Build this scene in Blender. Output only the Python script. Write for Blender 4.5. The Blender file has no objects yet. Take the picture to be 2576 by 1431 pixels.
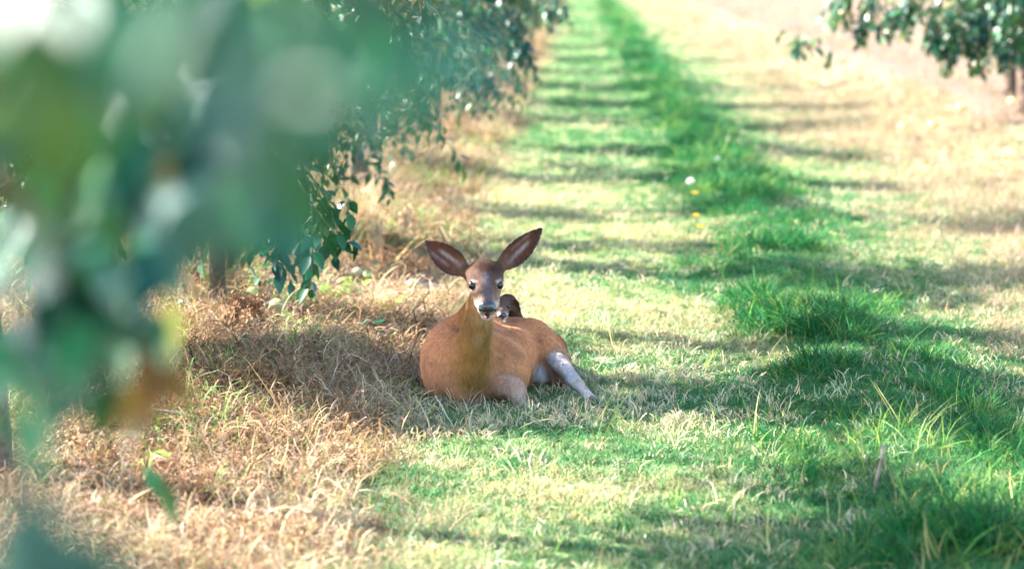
import bpy, math, random
import numpy as np
from mathutils import Vector, Matrix

# ------------------------------------------------------------------ camera, sky, sun, exposure
S = bpy.context.scene
C = S.collection
random.seed(7)
RNG = np.random.default_rng(11)

FPX, CX, CY = 6000.0, 1288.0, 715.5            # focal length and centre for a 2576 x 1431 frame
CAM = np.array([0.0, 0.0, 1.87])
PITCH = math.atan(815.0 / FPX)
cam_data = bpy.data.cameras.new('camera')
cam = bpy.data.objects.new('camera', cam_data)
C.objects.link(cam)
cam.location = CAM
cam.rotation_euler = (math.pi / 2 - PITCH, 0, 0)
cam_data.sensor_width = 36.0
cam_data.lens = 36.0 * FPX / 2576.0
cam_data.clip_start = 0.05
cam_data.clip_end = 3000
cam_data.dof.use_dof = True
cam_data.dof.focus_distance = 10.1
cam_data.dof.aperture_fstop = cam_data.lens / 44.0
S.camera = cam

SUN_EL = math.radians(37)
SUN_H = np.array([-0.95, 0.31]); SUN_H /= np.linalg.norm(SUN_H)
SUN = Vector((SUN_H[0] * math.cos(SUN_EL), SUN_H[1] * math.cos(SUN_EL), math.sin(SUN_EL)))
world = bpy.data.worlds.new('World'); S.world = world; world.use_nodes = True
wn = world.node_tree
bg = wn.nodes['Background']
sky = wn.nodes.new('ShaderNodeTexSky'); sky.sky_type = 'NISHITA'; sky.sun_disc = False
sky.sun_elevation = SUN_EL
sky.sun_rotation = math.atan2(SUN.x, SUN.y)
wn.links.new(sky.outputs[0], bg.inputs[0]); bg.inputs[1].default_value = 0.125
sd = bpy.data.lights.new('sun', 'SUN'); sd.energy = 5.0; sd.angle = math.radians(0.5); sd.color = (1.0, 0.965, 0.91)
so = bpy.data.objects.new('sun', sd); C.objects.link(so)
so.rotation_euler = SUN.to_track_quat('Z', 'Y').to_euler(); so.location = (-20, 10, 20)

S.view_settings.view_transform = 'Standard'; S.view_settings.look = 'None'
S.view_settings.exposure = 2.75; S.view_settings.gamma = 1.0
S.render.engine = 'CYCLES'
S.cycles.use_denoising = True
S.cycles.max_bounces = 5; S.cycles.diffuse_bounces = 3; S.cycles.transmission_bounces = 3; S.cycles.glossy_bounces = 2
S.cycles.sample_clamp_indirect = 6

# ------------------------------------------------------------------ helpers
def ray(px, py):
    c, s = math.cos(PITCH), math.sin(PITCH)
    u, v = (px - CX) / FPX, (CY - py) / FPX
    return np.array([u, c + v * s, -s + v * c])

def at(px, py, d):
    """World point seen at frame position (px, py), at distance d along +Y."""
    r = ray(px, py)
    return CAM + r * (d / r[1])

def project(P):
    P = np.atleast_2d(P) - CAM
    c, s = math.cos(PITCH), math.sin(PITCH)
    z = P[:, 1] * c - P[:, 2] * s
    v = P[:, 1] * s + P[:, 2] * c
    return CX + FPX * P[:, 0] / z, CY - FPX * v / z, z

def smooth(a, b, x):
    t = np.clip((x - a) / (b - a), 0, 1)
    return t * t * (3 - 2 * t)

def vnoise(x, y, seed=0):
    x = np.asarray(x, float); y = np.asarray(y, float)
    xi = np.floor(x).astype(np.int64); yi = np.floor(y).astype(np.int64)
    fx = x - xi; fy = y - yi
    fx = fx * fx * (3 - 2 * fx); fy = fy * fy * (3 - 2 * fy)
    def h(i, j):
        n = (i * 374761393 + j * 668265263 + seed * 1442695041) & 0x7fffffff
        n = ((n ^ (n >> 13)) * 1274126177) & 0x7fffffff
        return ((n ^ (n >> 16)) & 0xffff) / 65535.0
    a = h(xi, yi) * (1 - fx) + h(xi + 1, yi) * fx
    b = h(xi, yi + 1) * (1 - fx) + h(xi + 1, yi + 1) * fx
    return a * (1 - fy) + b * fy

K = 0.027                                        # the rows drift to +X as they run away
LEFT_ROW, RIDGE, RIGHT_ROW = -1.62, 1.27, 4.85
BUMPS = []                                       # (x, y, height, rx, ry) humps of matted dry growth
for (px, py, h, r) in ((140, 1012, .22, .10), (238, 1010, .15, .07), (60, 1150, .07, .3), (330, 1085, .06, .2),
                       (560, 960, .05, .3), (600, 640, .12, .25), (800, 880, .05, .3)):
    r0 = ray(px, py); d = 1.80 / -r0[2] * r0[1]
    BUMPS.append((r0[0] / r0[1] * d, d, h, r, r * 1.3))

def H(x, y):
    x = np.asarray(x, float); y = np.asarray(y, float)
    xl = x - K * y
    h = 0.08 * np.exp(-((xl - LEFT_ROW) / .55) ** 2) * (1 + .5 * (vnoise(x * 1.3, y * 1.1, 3) - .5))
    h = h + 0.26 * np.exp(-((xl - RIGHT_ROW) / 1.0) ** 2)
    h = h + (0.03 + .06 * vnoise(x * .3 + 5, y * .8, 8)) * np.exp(-((xl - RIDGE) / .34) ** 2)
    near = np.exp(-(((x + .08) / .55) ** 2 + ((y - 10.35) / .7) ** 2) ** 2)
    h = h + (0.05 * (vnoise(x * .9, y * .9, 1) - .5) + .03 * (vnoise(x * 2.7, y * 2.7, 2) - .5)) * (1 - near)
    for (bx, by, bh, rx, ry) in BUMPS:
        h = h + bh * np.exp(-(((x - bx) / rx) ** 2 + ((y - by) / ry) ** 2))
    return h * (1 - .85 * near)

def ground_hit(px, py):
    r = ray(px, py)
    t = np.linspace(5.5, 140, 40000)
    P = CAM[None] + r[None] * t[:, None]
    i = np.argmax(P[:, 2] <= H(P[:, 0], P[:, 1]))
    return P[i]

def new_obj(name, me, mat=None, parent=None):
    o = bpy.data.objects.new(name, me)
    C.objects.link(o)
    if mat is not None and me is not None and not me.materials:
        me.materials.append(mat)
    if parent is not None:
        o.parent = parent
    return o

def tag(o, label=None, cat=None, group=None, kind=None):
    if label: o['label'] = label
    if cat: o['category'] = cat
    if group: o['group'] = group
    if kind: o['kind'] = kind
    return o

def empty(name, loc, rz=0):
    o = bpy.data.objects.new(name, None); C.objects.link(o)
    o.location = Vector([float(v) for v in loc]); o.rotation_euler = (0, 0, rz); o.empty_display_size = .1
    return o

def mesh(name, V, F, smooth_shade=True, cols=None, flat=None):
    me = bpy.data.meshes.new(name)
    V = np.asarray(V, np.float32)
    if isinstance(F, np.ndarray):
        n = F.shape[1]
        me.vertices.add(len(V)); me.vertices.foreach_set('co', V.ravel())
        me.loops.add(F.size); me.loops.foreach_set('vertex_index', F.astype(np.int32).ravel())
        me.polygons.add(len(F))
        me.polygons.foreach_set('loop_start', np.arange(0, F.size, n, dtype=np.int32))
        me.update(calc_edges=True)
    else:
        me.from_pydata([tuple(map(float, v)) for v in V], [], F)
        me.update()
    if smooth_shade:
        me.polygons.foreach_set('use_smooth', np.ones(len(me.polygons), bool))
    if cols is not None:
        ca = me.color_attributes.new('col', 'FLOAT_COLOR', 'POINT')
        c4 = np.ones((len(V), 4), np.float32); c4[:, :3] = cols
        ca.data.foreach_set('color', c4.ravel())
    return me

def tube(points, radii, seg=8):
    """Tapered tube along points: verts, quads/caps."""
    P = [Vector(map(float, p)) for p in points]
    V, F = [], []
    for i, p in enumerate(P):
        t = (P[min(i + 1, len(P) - 1)] - P[max(i - 1, 0)]).normalized()
        a = t.orthogonal().normalized() if i == 0 else (a - t * a.dot(t)).normalized()
        b = t.cross(a)
        for k in range(seg):
            w = 2 * math.pi * k / seg
            V.append(p + (a * math.cos(w) + b * math.sin(w)) * radii[i])
        if i:
            for k in range(seg):
                k2 = (k + 1) % seg
                F.append(((i - 1) * seg + k, (i - 1) * seg + k2, i * seg + k2, i * seg + k))
    F.append(tuple(range(seg))[::-1]); F.append(tuple((len(P) - 1) * seg + k for k in range(seg)))
    return V, F

def join(parts):
    V, F = [], []
    for v, f in parts:
        n = len(V); V += list(v); F += [tuple(i + n for i in q) for q in f]
    return V, F

# ------------------------------------------------------------------ materials
def nodes(name):
    m = bpy.data.materials.new(name); m.use_nodes = True
    return m, m.node_tree.nodes, m.node_tree.links, m.node_tree.nodes['Principled BSDF']

def noise_node(n, l, scale, detail=4, vec=None):
    t = n.new('ShaderNodeTexNoise'); t.inputs['Scale'].default_value = scale; t.inputs['Detail'].default_value = detail
    if vec is not None: l.new(vec, t.inputs['Vector'])
    return t

def mix_rgb(n, l, fac, a, b, mode='MIX'):
    x = n.new('ShaderNodeMix'); x.data_type = 'RGBA'; x.blend_type = mode
    for sock, v in ((x.inputs[0], fac), (x.inputs[6], a), (x.inputs[7], b)):
        if hasattr(v, 'links'): l.new(v, sock)
        else: sock.default_value = v
    return x.outputs[2]

def rgb(c): return (c[0], c[1], c[2], 1)

def mat_leafy(name, instancer=False, trans=.35, rough=.45, spec=.35, base=None, var=.5, obj_rand=False):
    """Thin plant material: reflecting and transmitting light; colour from attributes or a base."""
    m, n, l, p = nodes(name)
    if instancer:
        a = n.new('ShaderNodeAttribute'); a.attribute_type = 'INSTANCER'; a.attribute_name = 'tint'
        b = n.new('ShaderNodeAttribute'); b.attribute_name = 'col'
        col = mix_rgb(n, l, 1.0, a.outputs['Color'], b.outputs['Color'], 'MULTIPLY')
    else:
        if base is None:
            a = n.new('ShaderNodeAttribute'); a.attribute_name = 'col'; col = a.outputs['Color']
        else:
            rgbn = n.new('ShaderNodeRGB'); rgbn.outputs[0].default_value = rgb(base); col = rgbn.outputs[0]
        tc = n.new('ShaderNodeTexCoord')
        t = noise_node(n, l, 60, 3, tc.outputs['Object'])
        hsv = n.new('ShaderNodeHueSaturation')
        mr = n.new('ShaderNodeMapRange'); mr.inputs[3].default_value = 1 - var; mr.inputs[4].default_value = 1 + var
        if obj_rand:
            oi = n.new('ShaderNodeObjectInfo'); l.new(oi.outputs['Random'], mr.inputs[0])
        else:
            l.new(t.outputs['Fac'], mr.inputs[0])
        l.new(mr.outputs[0], hsv.inputs['Value']); l.new(col, hsv.inputs['Color'])
        col = hsv.outputs[0]
    l.new(col, p.inputs['Base Color'])
    p.inputs['Roughness'].default_value = rough; p.inputs['Specular IOR Level'].default_value = spec
    tr = n.new('ShaderNodeBsdfTranslucent'); l.new(col, tr.inputs['Color'])
    mx = n.new('ShaderNodeMixShader'); mx.inputs[0].default_value = trans
    l.new(p.outputs[0], mx.inputs[1]); l.new(tr.outputs[0], mx.inputs[2])
    l.new(mx.outputs[0], n['Material Output'].inputs['Surface'])
    return m

def mat_plain(name, c1, c2, scale=12, rough=.8, bump=.3, spec=.3):
    m, n, l, p = nodes(name)
    tc = n.new('ShaderNodeTexCoord')
    t = noise_node(n, l, scale, 6, tc.outputs['Object'])
    cr = n.new('ShaderNodeValToRGB'); cr.color_ramp.elements[0].color = rgb(c1); cr.color_ramp.elements[1].color = rgb(c2)
    cr.color_ramp.elements[0].position = .35; cr.color_ramp.elements[1].position = .65
    l.new(t.outputs['Fac'], cr.inputs[0]); l.new(cr.outputs[0], p.inputs['Base Color'])
    p.inputs['Roughness'].default_value = rough; p.inputs['Specular IOR Level'].default_value = spec
    if bump:
        b = n.new('ShaderNodeBump'); b.inputs['Strength'].default_value = bump; b.inputs['Distance'].default_value = .01
        l.new(t.outputs['Fac'], b.inputs['Height']); l.new(b.outputs[0], p.inputs['Normal'])
    return m

M = {}
M['grass'] = mat_leafy('grass blade', True, trans=.38, rough=.5, spec=.10)
M['straw'] = mat_leafy('dry straw', True, trans=.25, rough=.6, spec=.10)
M['leaf'] = mat_leafy('pear leaf', False, trans=.25, rough=.36, spec=.6, var=.28)
M['leaf_pale'] = mat_leafy('pale and sunlit leaf', False, trans=.35, rough=.7, spec=.12, base=(.050, .115, .090), var=.25)  # pale leaves; sun and sky glints of blurred leaves put into the colour
M['leaf_green'] = mat_leafy('green pear leaf', False, trans=.28, rough=.42, spec=.4, base=(.010, .090, .026), var=.55, obj_rand=True)
M['leaf_teal'] = mat_leafy('dark pear leaf', False, trans=.16, rough=.40, spec=.45, base=(.004, .062, .044), var=.6, obj_rand=True)
M['leaf_olive'] = mat_leafy('yellowing pear leaf', False, trans=.32, rough=.4, spec=.4, base=(.055, .105, .022), var=.4, obj_rand=True)
M['leaf_rust'] = mat_leafy('rusty dying leaf', False, trans=.3, rough=.5, spec=.3, base=(.15, .07, .010), var=.3, obj_rand=True)
M['bark'] = mat_plain('bark', (.055, .036, .027), (.16, .11, .08), 30, .9, .8)
M['twig'] = mat_plain('twig', (.16, .12, .08), (.36, .29, .22), 40, .7, .3)
M['pear'] = mat_plain('pear skin', (.40, .38, .10), (.52, .47, .18), 25, .45, .1, .5)
M['pear_green'] = mat_plain('green pear skin', (.22, .30, .06), (.34, .38, .10), 30, .45, .1, .5)
M['pear_cream'] = mat_plain('bleached pear skin', (.27, .24, .10), (.40, .35, .19), 25, .55, .15, .4)

# ------------------------------------------------------------------ ground: one sheet reaching the horizon
def axis(dense0, dense1, step, far0, far1, grow=1.12):
    a = list(np.arange(dense0, dense1, step))
    s = step; v = a[-1]; up = []
    while v < far1: s *= grow; v += s; up.append(v)
    s = step; v = a[0]; dn = []
    while v > far0: s *= grow; v -= s; dn.append(v)
    return np.array(dn[::-1] + a + up)

gx = axis(-3.2, 3.6, .05, -400, 400); gy = axis(6.2, 17, .05, -60, 900)
GX, GY = np.meshgrid(gx, gy)
GZ = H(GX, GY) - .012
nx, ny = len(gx), len(gy)
ii = (np.arange(ny - 1)[:, None] * nx + np.arange(nx - 1)[None]).ravel()
GF = np.stack([ii, ii + 1, ii + nx + 1, ii + nx], 1)

def zones(x, y):
    """Share of each cover: (dry straw, lush, dry blond, bare soil) at ground points."""
    xl = x - K * y
    wob = .35 * (vnoise(x * .8, y * .35, 21) - .5) + .25 * (vnoise(x * 2.3, y * 1.2, 22) - .5)
    left = 1 - smooth(-.95, -.50, xl + wob)
    lush = np.exp(-((xl - RIDGE + .5 * wob) / .52) ** 2) * smooth(.14, .50, vnoise(x * .25 + 3, y * .55, 23) * .6 + .4 * vnoise(x * 2, y * 1.2, 24) + .12)
    right = smooth(1.7, 3.3, xl + 1.3 * wob) * .9
    soil = np.maximum(smooth(3.9, 4.6, xl + wob), .9 * np.exp(-((xl - LEFT_ROW + .1) / .35) ** 2) * smooth(.5, .8, vnoise(x * 1.2, y * .8, 25)))
    soil = np.maximum(soil, .85 * np.exp(-(((x + .95) / .75) ** 2 + ((y - 13.6) / 1.0) ** 2) ** 2) * smooth(.25, .5, vnoise(x * 3, y * 1.6, 26)))
    return left, lush, right, soil

SOIL = np.array([.17, .112, .082]); STRAWC = np.array([.50, .36, .19]); LAWN = np.array([.08, .19, .05]); DRYC = np.array([.28, .205, .13]); LUSHC = np.array([.05, .15, .035])
lf, lu, rt, sl = zones(GX.ravel(), GY.ravel())
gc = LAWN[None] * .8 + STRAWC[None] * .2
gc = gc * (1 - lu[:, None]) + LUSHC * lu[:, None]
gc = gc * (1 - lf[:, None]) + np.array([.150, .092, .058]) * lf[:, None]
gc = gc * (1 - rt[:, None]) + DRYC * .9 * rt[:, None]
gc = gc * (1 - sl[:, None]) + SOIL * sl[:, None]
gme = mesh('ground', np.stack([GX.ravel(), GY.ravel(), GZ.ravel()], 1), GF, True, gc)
m, n, l, p = nodes('earth and thatch')
a = n.new('ShaderNodeAttribute'); a.attribute_name = 'col'
geo = n.new('ShaderNodeNewGeometry')
t1 = noise_node(n, l, 9, 8, geo.outputs['Position']); t2 = noise_node(n, l, 70, 4, geo.outputs['Position'])
mr = n.new('ShaderNodeMapRange'); mr.inputs[1].default_value = .25; mr.inputs[2].default_value = .75; mr.inputs[3].default_value = .55; mr.inputs[4].default_value = 1.4
ad = n.new('ShaderNodeMath'); ad.operation = 'ADD'; l.new(t1.outputs['Fac'], ad.inputs[0]); l.new(t2.outputs['Fac'], ad.inputs[1])
hf = n.new('ShaderNodeMath'); hf.operation = 'MULTIPLY'; hf.inputs[1].default_value = .5; l.new(ad.outputs[0], hf.inputs[0])
l.new(hf.outputs[0], mr.inputs[0])
vm = n.new('ShaderNodeVectorMath'); vm.operation = 'SCALE'; l.new(a.outputs['Color'], vm.inputs[0]); l.new(mr.outputs[0], vm.inputs['Scale'])
l.new(vm.outputs[0], p.inputs['Base Color']); p.inputs['Roughness'].default_value = .95; p.inputs['Specular IOR Level'].default_value = .1
bp = n.new('ShaderNodeBump'); bp.inputs['Strength'].default_value = .7; bp.inputs['Distance'].default_value = .03
l.new(hf.outputs[0], bp.inputs['Height']); l.new(bp.outputs[0], p.inputs['Normal'])
ground = new_obj('ground', gme, m); tag(ground, 'orchard floor of thatch and pale earth under the grass', 'ground', kind='structure')

# ------------------------------------------------------------------ grass and straw (stuff, scattered by geometry nodes)
def tuft(seed, n_blades, h, spread, width, lean, curl=0.0, seg=3, hvar=.4):
    r = np.random.default_rng(seed)
    V, F, Cc = [], [], []
    for _ in range(n_blades):
        az = r.uniform(0, 2 * math.pi); rad = spread * math.sqrt(r.uniform())
        p = np.array([rad * math.cos(az), rad * math.sin(az), -.01])
        da = az + r.normal(0, 1.1)
        L = h * (1 + hvar * r.normal()); L = max(L, h * .35)
        el = math.pi / 2 - abs(r.normal(0, lean)) - .08
        w = width * r.uniform(.7, 1.3); side = r.uniform(0, math.pi)
        sv = np.array([math.cos(side), math.sin(side), 0])
        step = L / seg; b = len(V); tw = r.normal(0, .6)
        droop = lean * .9 / seg + abs(r.normal(0, .12))
        col = r.uniform(.72, 1.28) * np.array([1 + r.normal(0, .07), 1, 1 + r.normal(0, .1)])
        for s in range(seg + 1):
            f = s / seg
            ww = w * (1 - f ** 1.6) * .5 + .0002
            if s == seg: V.append(p.copy()); Cc.append(col)
            else:
                V.append(p - sv * ww); V.append(p + sv * ww); Cc += [col, col]
            d = np.array([math.cos(el) * math.cos(da), math.cos(el) * math.sin(da), math.sin(el)])
            p = p + d * step
            el -= droop + curl * r.uniform(-.3, 1.3); da += tw * curl * 1.1 + curl * r.normal(0, .7)
            if p[2] < .001: p[2] = .001 + r.uniform(0, .006)
        for s in range(seg):
            i = b + 2 * s
            if s == seg - 1: F.append((i, i + 1, i + 2))
            else: F.append((i, i + 1, i + 3, i + 2))
    return mesh('tuft', V, F, True, np.clip(np.array(Cc), 0, 2))

def scatter(name, P, scl, tint, variants, mat, lean=.12, label='', cat='grass'):
    N = len(P)
    me = bpy.data.meshes.new(name)
    me.vertices.add(N); me.vertices.foreach_set('co', P.astype(np.float32).ravel())
    ra = me.attributes.new('rot', 'FLOAT_VECTOR', 'POINT')
    rot = np.stack([RNG.normal(0, lean, N), RNG.normal(0, lean, N), RNG.uniform(0, 2 * math.pi, N)], 1)
    ra.data.foreach_set('vector', rot.astype(np.float32).ravel())
    sa = me.attributes.new('scl', 'FLOAT', 'POINT'); sa.data.foreach_set('value', scl.astype(np.float32))
    ia = me.attributes.new('pick', 'INT', 'POINT'); ia.data.foreach_set('value', RNG.integers(0, len(variants), N).astype(np.int32))
    ta = me.attributes.new('tint', 'FLOAT_COLOR', 'POINT')
    t4 = np.ones((N, 4), np.float32); t4[:, :3] = np.clip(tint, .005, .95); ta.data.foreach_set('color', t4.ravel())
    col = bpy.data.collections.new(name + ' tufts')
    for i, v in enumerate(variants):
        if not v.materials: v.materials.append(mat)
        col.objects.link(bpy.data.objects.new('%s_tuft_%02d' % (name, i), v))
    ng = bpy.data.node_groups.new(name, 'GeometryNodeTree')
    ng.interface.new_socket('Geometry', in_out='INPUT', socket_type='NodeSocketGeometry')
    ng.interface.new_socket('Geometry', in_out='OUTPUT', socket_type='NodeSocketGeometry')
    gi = ng.nodes.new('NodeGroupInput'); go = ng.nodes.new('NodeGroupOutput')
    iop = ng.nodes.new('GeometryNodeInstanceOnPoints'); ci = ng.nodes.new('GeometryNodeCollectionInfo')
    ci.inputs['Collection'].default_value = col; ci.inputs['Separate Children'].default_value = True; ci.inputs['Reset Children'].default_value = True
    def named(nm, ty):
        q = ng.nodes.new('GeometryNodeInputNamedAttribute'); q.data_type = ty; q.inputs['Name'].default_value = nm
        return q.outputs['Attribute']
    e2r = ng.nodes.new('FunctionNodeEulerToRotation')
    L = ng.links
    L.new(gi.outputs[0], iop.inputs['Points']); L.new(ci.outputs[0], iop.inputs['Instance'])
    iop.inputs['Pick Instance'].default_value = True
    L.new(named('pick', 'INT'), iop.inputs['Instance Index'])
    L.new(named('rot', 'FLOAT_VECTOR'), e2r.inputs[0]); L.new(e2r.outputs[0], iop.inputs['Rotation'])
    L.new(named('scl', 'FLOAT'), iop.inputs['Scale'])
    L.new(iop.outputs[0], go.inputs[0])
    o = new_obj(name, me)
    me.materials.append(mat)
    md = o.modifiers.new('scatter', 'NODES'); md.node_group = ng
    tag(o, label, cat, kind='stuff')
    return o

def sample_ground(bands, pad=.7):
    """Random ground points inside the view wedge; bands of (near, far, density per m2, size factor)."""
    out = []
    for (a, b, dens, sz) in bands:
        wmax = .215 * b + pad
        n = int((b - a) * 2 * wmax * dens)
        y = RNG.uniform(a, b, n); x = RNG.uniform(-wmax, wmax, n)
        k = np.abs(x) < .215 * y + pad
        x, y = x[k], y[k]
        out.append(np.stack([x, y, np.full(len(x), sz)], 1))
    return np.concatenate(out)

def tints(base, n, var=.12, hue=.08):
    b = np.array(base)[None] * (1 + RNG.normal(0, var, (n, 1)))
    return b * (1 + RNG.normal(0, hue, (n, 3)) * np.array([1, .5, 1]))

BANDS = [(6.3, 9, 900, 1.0), (9, 13, 800, 1.0), (13, 20, 330, 1.35), (20, 34, 110, 2.1), (34, 60, 32, 3.6), (60, 125, 8, 7.0)]
OPEN = [ground_hit(a_, b_)[:2] for a_, b_ in ((692, 792), (636, 752), (1042, 728), (770, 705), (895, 700), (925, 705), (1085, 705), (740, 765), (890, 735), (700, 700), (590, 890), (960, 705))]
def off_doe(x, y):
    """Keeps growth out of the ground under the lying animals."""
    d1 = ((x + .13) / .25) ** 2 + ((y - 10.30) / .27) ** 2
    d2 = ((x - .0) / .26) ** 2 + ((y - 10.62) / .32) ** 2
    d4 = ((x - .28) / .09) ** 2 + ((y - 10.2) / .22) ** 2
    d3 = ((x + .0) / .18) ** 2 + ((y - 11.0) / .22) ** 2
    ok = (d1 > 1) & (d2 > 1) & (d3 > 1) & (d4 > 1)
    for (ox, oy) in OPEN: ok &= (((x - ox) / .09) ** 2 + ((y - oy + .14) / .26) ** 2) > 1
    return ok

# mown lawn: short green and bleached blades
v_lawn = [tuft(100 + i, 18, .036, .035, .0040, .75, .25, 3) for i in range(7)]
g = sample_ground(BANDS); x, y, sz = g.T
lf, lu, rt, sl = zones(x, y)
keep = (RNG.uniform(size=len(x)) > np.maximum(np.maximum(lf * .97, sl * .98), rt * .45)) & off_doe(x, y)
x, y, sz, lf, rt, lu = x[keep], y[keep], sz[keep], lf[keep], rt[keep], lu[keep]
far_green = smooth(16, 30, y) * (1 - smooth(1.6, 2.6, x - K * y)) * .28
dry = smooth(.36, .82, -far_green + .55 * vnoise(x * .9, y * .5, 31) + .45 * vnoise(x * 4, y * 3, 32) + .38 * rt + .42 * lf - .15 * lu + RNG.normal(0, .12, len(x)))
tg = tints((.062, .190, .066), len(x)); td = tints((.44, .39, .20), len(x))
tint = tg * (1 - dry[:, None]) + td * (1 - .3 * rt[:, None]) * dry[:, None]
P = np.stack([x, y, H(x, y) - .008], 1)
scatter('mown_grass', P, sz ** .62 * RNG.uniform(.7, 1.3, len(x)), tint, v_lawn, M['grass'], .2, 'short mown green and bleached grass along the orchard alley')

# pale clippings lying flat on the mown grass
v_clip = [tuft(150 + i, 13, .055, .05, .0036, 1.4, .10, 3) for i in range(6)]
g = sample_ground([(a, b, dn * .26, s) for (a, b, dn, s) in BANDS]); x, y, sz = g.T
lf, lu, rt, sl = zones(x, y)
keep = (RNG.uniform(size=len(x)) > np.maximum(np.maximum(lf * .5, sl * .93), lu * .92)) & off_doe(x, y)
keep &= RNG.uniform(size=len(x)) < .25 + .75 * np.maximum(rt, smooth(.35, .7, vnoise(x * 1.1, y * .6, 33)))
x, y, sz, rt = x[keep], y[keep], sz[keep], rt[keep]
scatter('grass_clippings', np.stack([x, y, H(x, y) + .006], 1), sz ** .55 * RNG.uniform(.7, 1.4, len(x)), tints((.52, .44, .27), len(x)) * (1 - .34 * rt[:, None]), v_clip, M['straw'], .25,
        'pale dry clippings strewn over the mown grass')

# lush ridge of uncut grass between the wheel tracks
v_lush = [tuft(200 + i, 24, .105, .05, .0058, .55, .12, 4) for i in range(7)]
g = sample_ground([(a, b, dn * .8, s) for (a, b, dn, s) in BANDS]); x, y, sz = g.T
lf, lu, rt, sl = zones(x, y)
keep = RNG.uniform(size=len(x)) < lu * 1.1
x, y, sz, lu = x[keep], y[keep], sz[keep], lu[keep]
tl = tints((.020, .130, .034), len(x), .2, .12)
yl = RNG.uniform(size=len(x)) < .18
tl[yl] = tints((.15, .25, .06), int(yl.sum()))
scatter('uncut_ridge_grass', np.stack([x, y, H(x, y) - .01], 1), sz ** .5 * RNG.uniform(.4, 1.2, len(x)) * (.35 + 1.15 * lu * smooth(.3, .75, vnoise(x * 3.1, y * 1.9, 51))), tl, v_lush, M['grass'], .18,
        'lush dark green uncut grass on the ridge between wheel tracks')

# tall single blades and bleached stems
v_tall = [tuft(250 + i, 5, .20, .03, .0050, .55, .08, 4, .35) for i in range(8)]
g = sample_ground([(6.3, 9.5, 52, 1), (9.5, 14, 16, 1), (14, 30, 4, 1.2)]); x, y, sz = g.T
lf, lu, rt, sl = zones(x, y)
keep = (RNG.uniform(size=len(x)) < .05 + .8 * np.maximum(lu, .5 * np.exp(-((x - K * y - RIDGE) / .6) ** 2)) * (y < 9.6) + .25 * lu) & off_doe(x, y) & ((x - K * y) > -.4)
x, y, sz = x[keep], y[keep], sz[keep]
tt = tints((.16, .30, .06), len(x), .25, .15); ye = RNG.uniform(size=len(x)) < .45; tt[ye] = tints((.42, .37, .15), int(ye.sum()))
scatter('tall_grass_blades', np.stack([x, y, H(x, y) - .01], 1), sz * RNG.uniform(.5, 1.1, len(x)), tt, v_tall, M['grass'], .25,
        'long loose grass blades rising above the mown grass')

# brown curled dead growth under the tree row
v_weed = [tuft(300 + i, 15, .15, .05, .0062, .8, .42, 7, .45) for i in range(8)]
g = sample_ground([(a, b, dn * 1.05, s) for (a, b, dn, s) in BANDS]); x, y, sz = g.T
lf, lu, rt, sl = zones(x, y)
hump = np.zeros(len(x))
for (bx, by, bh, rx, ry) in BUMPS[:2]: hump += np.exp(-(((x - bx) / rx) ** 2 + ((y - by) / ry) ** 2))
clump = .16 + .95 * smooth(.36, .60, .5 * vnoise(x * 5, y * 4, 43) + .5 * vnoise(x * 11, y * 9, 44))
keep = (RNG.uniform(size=len(x)) < np.maximum(lf * (.9 - .62 * sl) * clump, hump)) & off_doe(x, y)
x, y, sz, hump = x[keep], y[keep], sz[keep], hump[keep]
br = smooth(.22, .66, .6 * vnoise(x * 1.3, y * 1.0, 41) + .4 * vnoise(x * 5, y * 4, 42) + RNG.normal(0, .13, len(x)))
tint = tints((.22, .130, .066), len(x), .4) * br[:, None] + tints((.48, .365, .22), len(x), .25) * (1 - br[:, None])
gn = RNG.uniform(size=len(x)) < .05 + .3 * smooth(.62, .75, vnoise(x * 1.6, y * 1.2, 47)); tint[gn] = tints((.14, .24, .06), int(gn.sum()))
scatter('dead_weeds', np.stack([x, y, H(x, y) - .008], 1), sz ** .6 * RNG.uniform(.55, 1.2, len(x)), tint, v_weed, M['straw'], .35,
        'brown curled dead weeds matted under the tree row')

# crumpled dead leaves and crumbs between them
def litter(seed):
    r = np.random.default_rng(seed); V, F, Cc = [], [], []
    for _ in range(9):
        c = np.array([r.normal(0, .05), r.normal(0, .05), r.uniform(.004, .03)]); s_ = r.uniform(.004, .010)
        a_ = r.uniform(0, 6.28); t_ = r.normal(0, .6, 2); b = len(V); col = r.uniform(.55, 1.35) * np.array([1, 1, 1 + r.normal(0, .1)])
        for (u, v, w) in ((-1, -.4, .2), (0, -.7, -.1), (1, -.2, .3), (.9, .5, 0), (0, .6, .35), (-.9, .4, 0)):
            x_, y_ = u * math.cos(a_) - v * math.sin(a_), u * math.sin(a_) + v * math.cos(a_)
            V.append(c + s_ * np.array([x_, y_, w + x_ * t_[0] + y_ * t_[1]])); Cc.append(col)
        F += [(b, b + 1, b + 4, b + 5), (b + 1, b + 2, b + 3, b + 4)]
    return mesh('litter', V, F, False, np.clip(np.array(Cc), 0, 2))
g = sample_ground([(a, b, dn * .45, s) for (a, b, dn, s) in BANDS[:4]]); x, y, sz = g.T
lf, lu, rt, sl = zones(x, y)
keep = (RNG.uniform(size=len(x)) < lf * smooth(.35, .6, vnoise(x * 3, y * 2.4, 48))) & off_doe(x, y)
x, y, sz = x[keep], y[keep], sz[keep]
tint = tints((.30, .17, .09), len(x), .25); pk = RNG.uniform(size=len(x)) < .3; tint[pk] = tints((.36, .25, .15), int(pk.sum()))
scatter('dead_leaf_litter', np.stack([x, y, H(x, y) + .02], 1), sz ** .6 * RNG.uniform(.6, 1.15, len(x)), tint, [litter(500 + i) for i in range(6)], M['straw'], .3,
        'crumpled brown leaf litter caught in the dead weeds', 'leaf litter')

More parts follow.
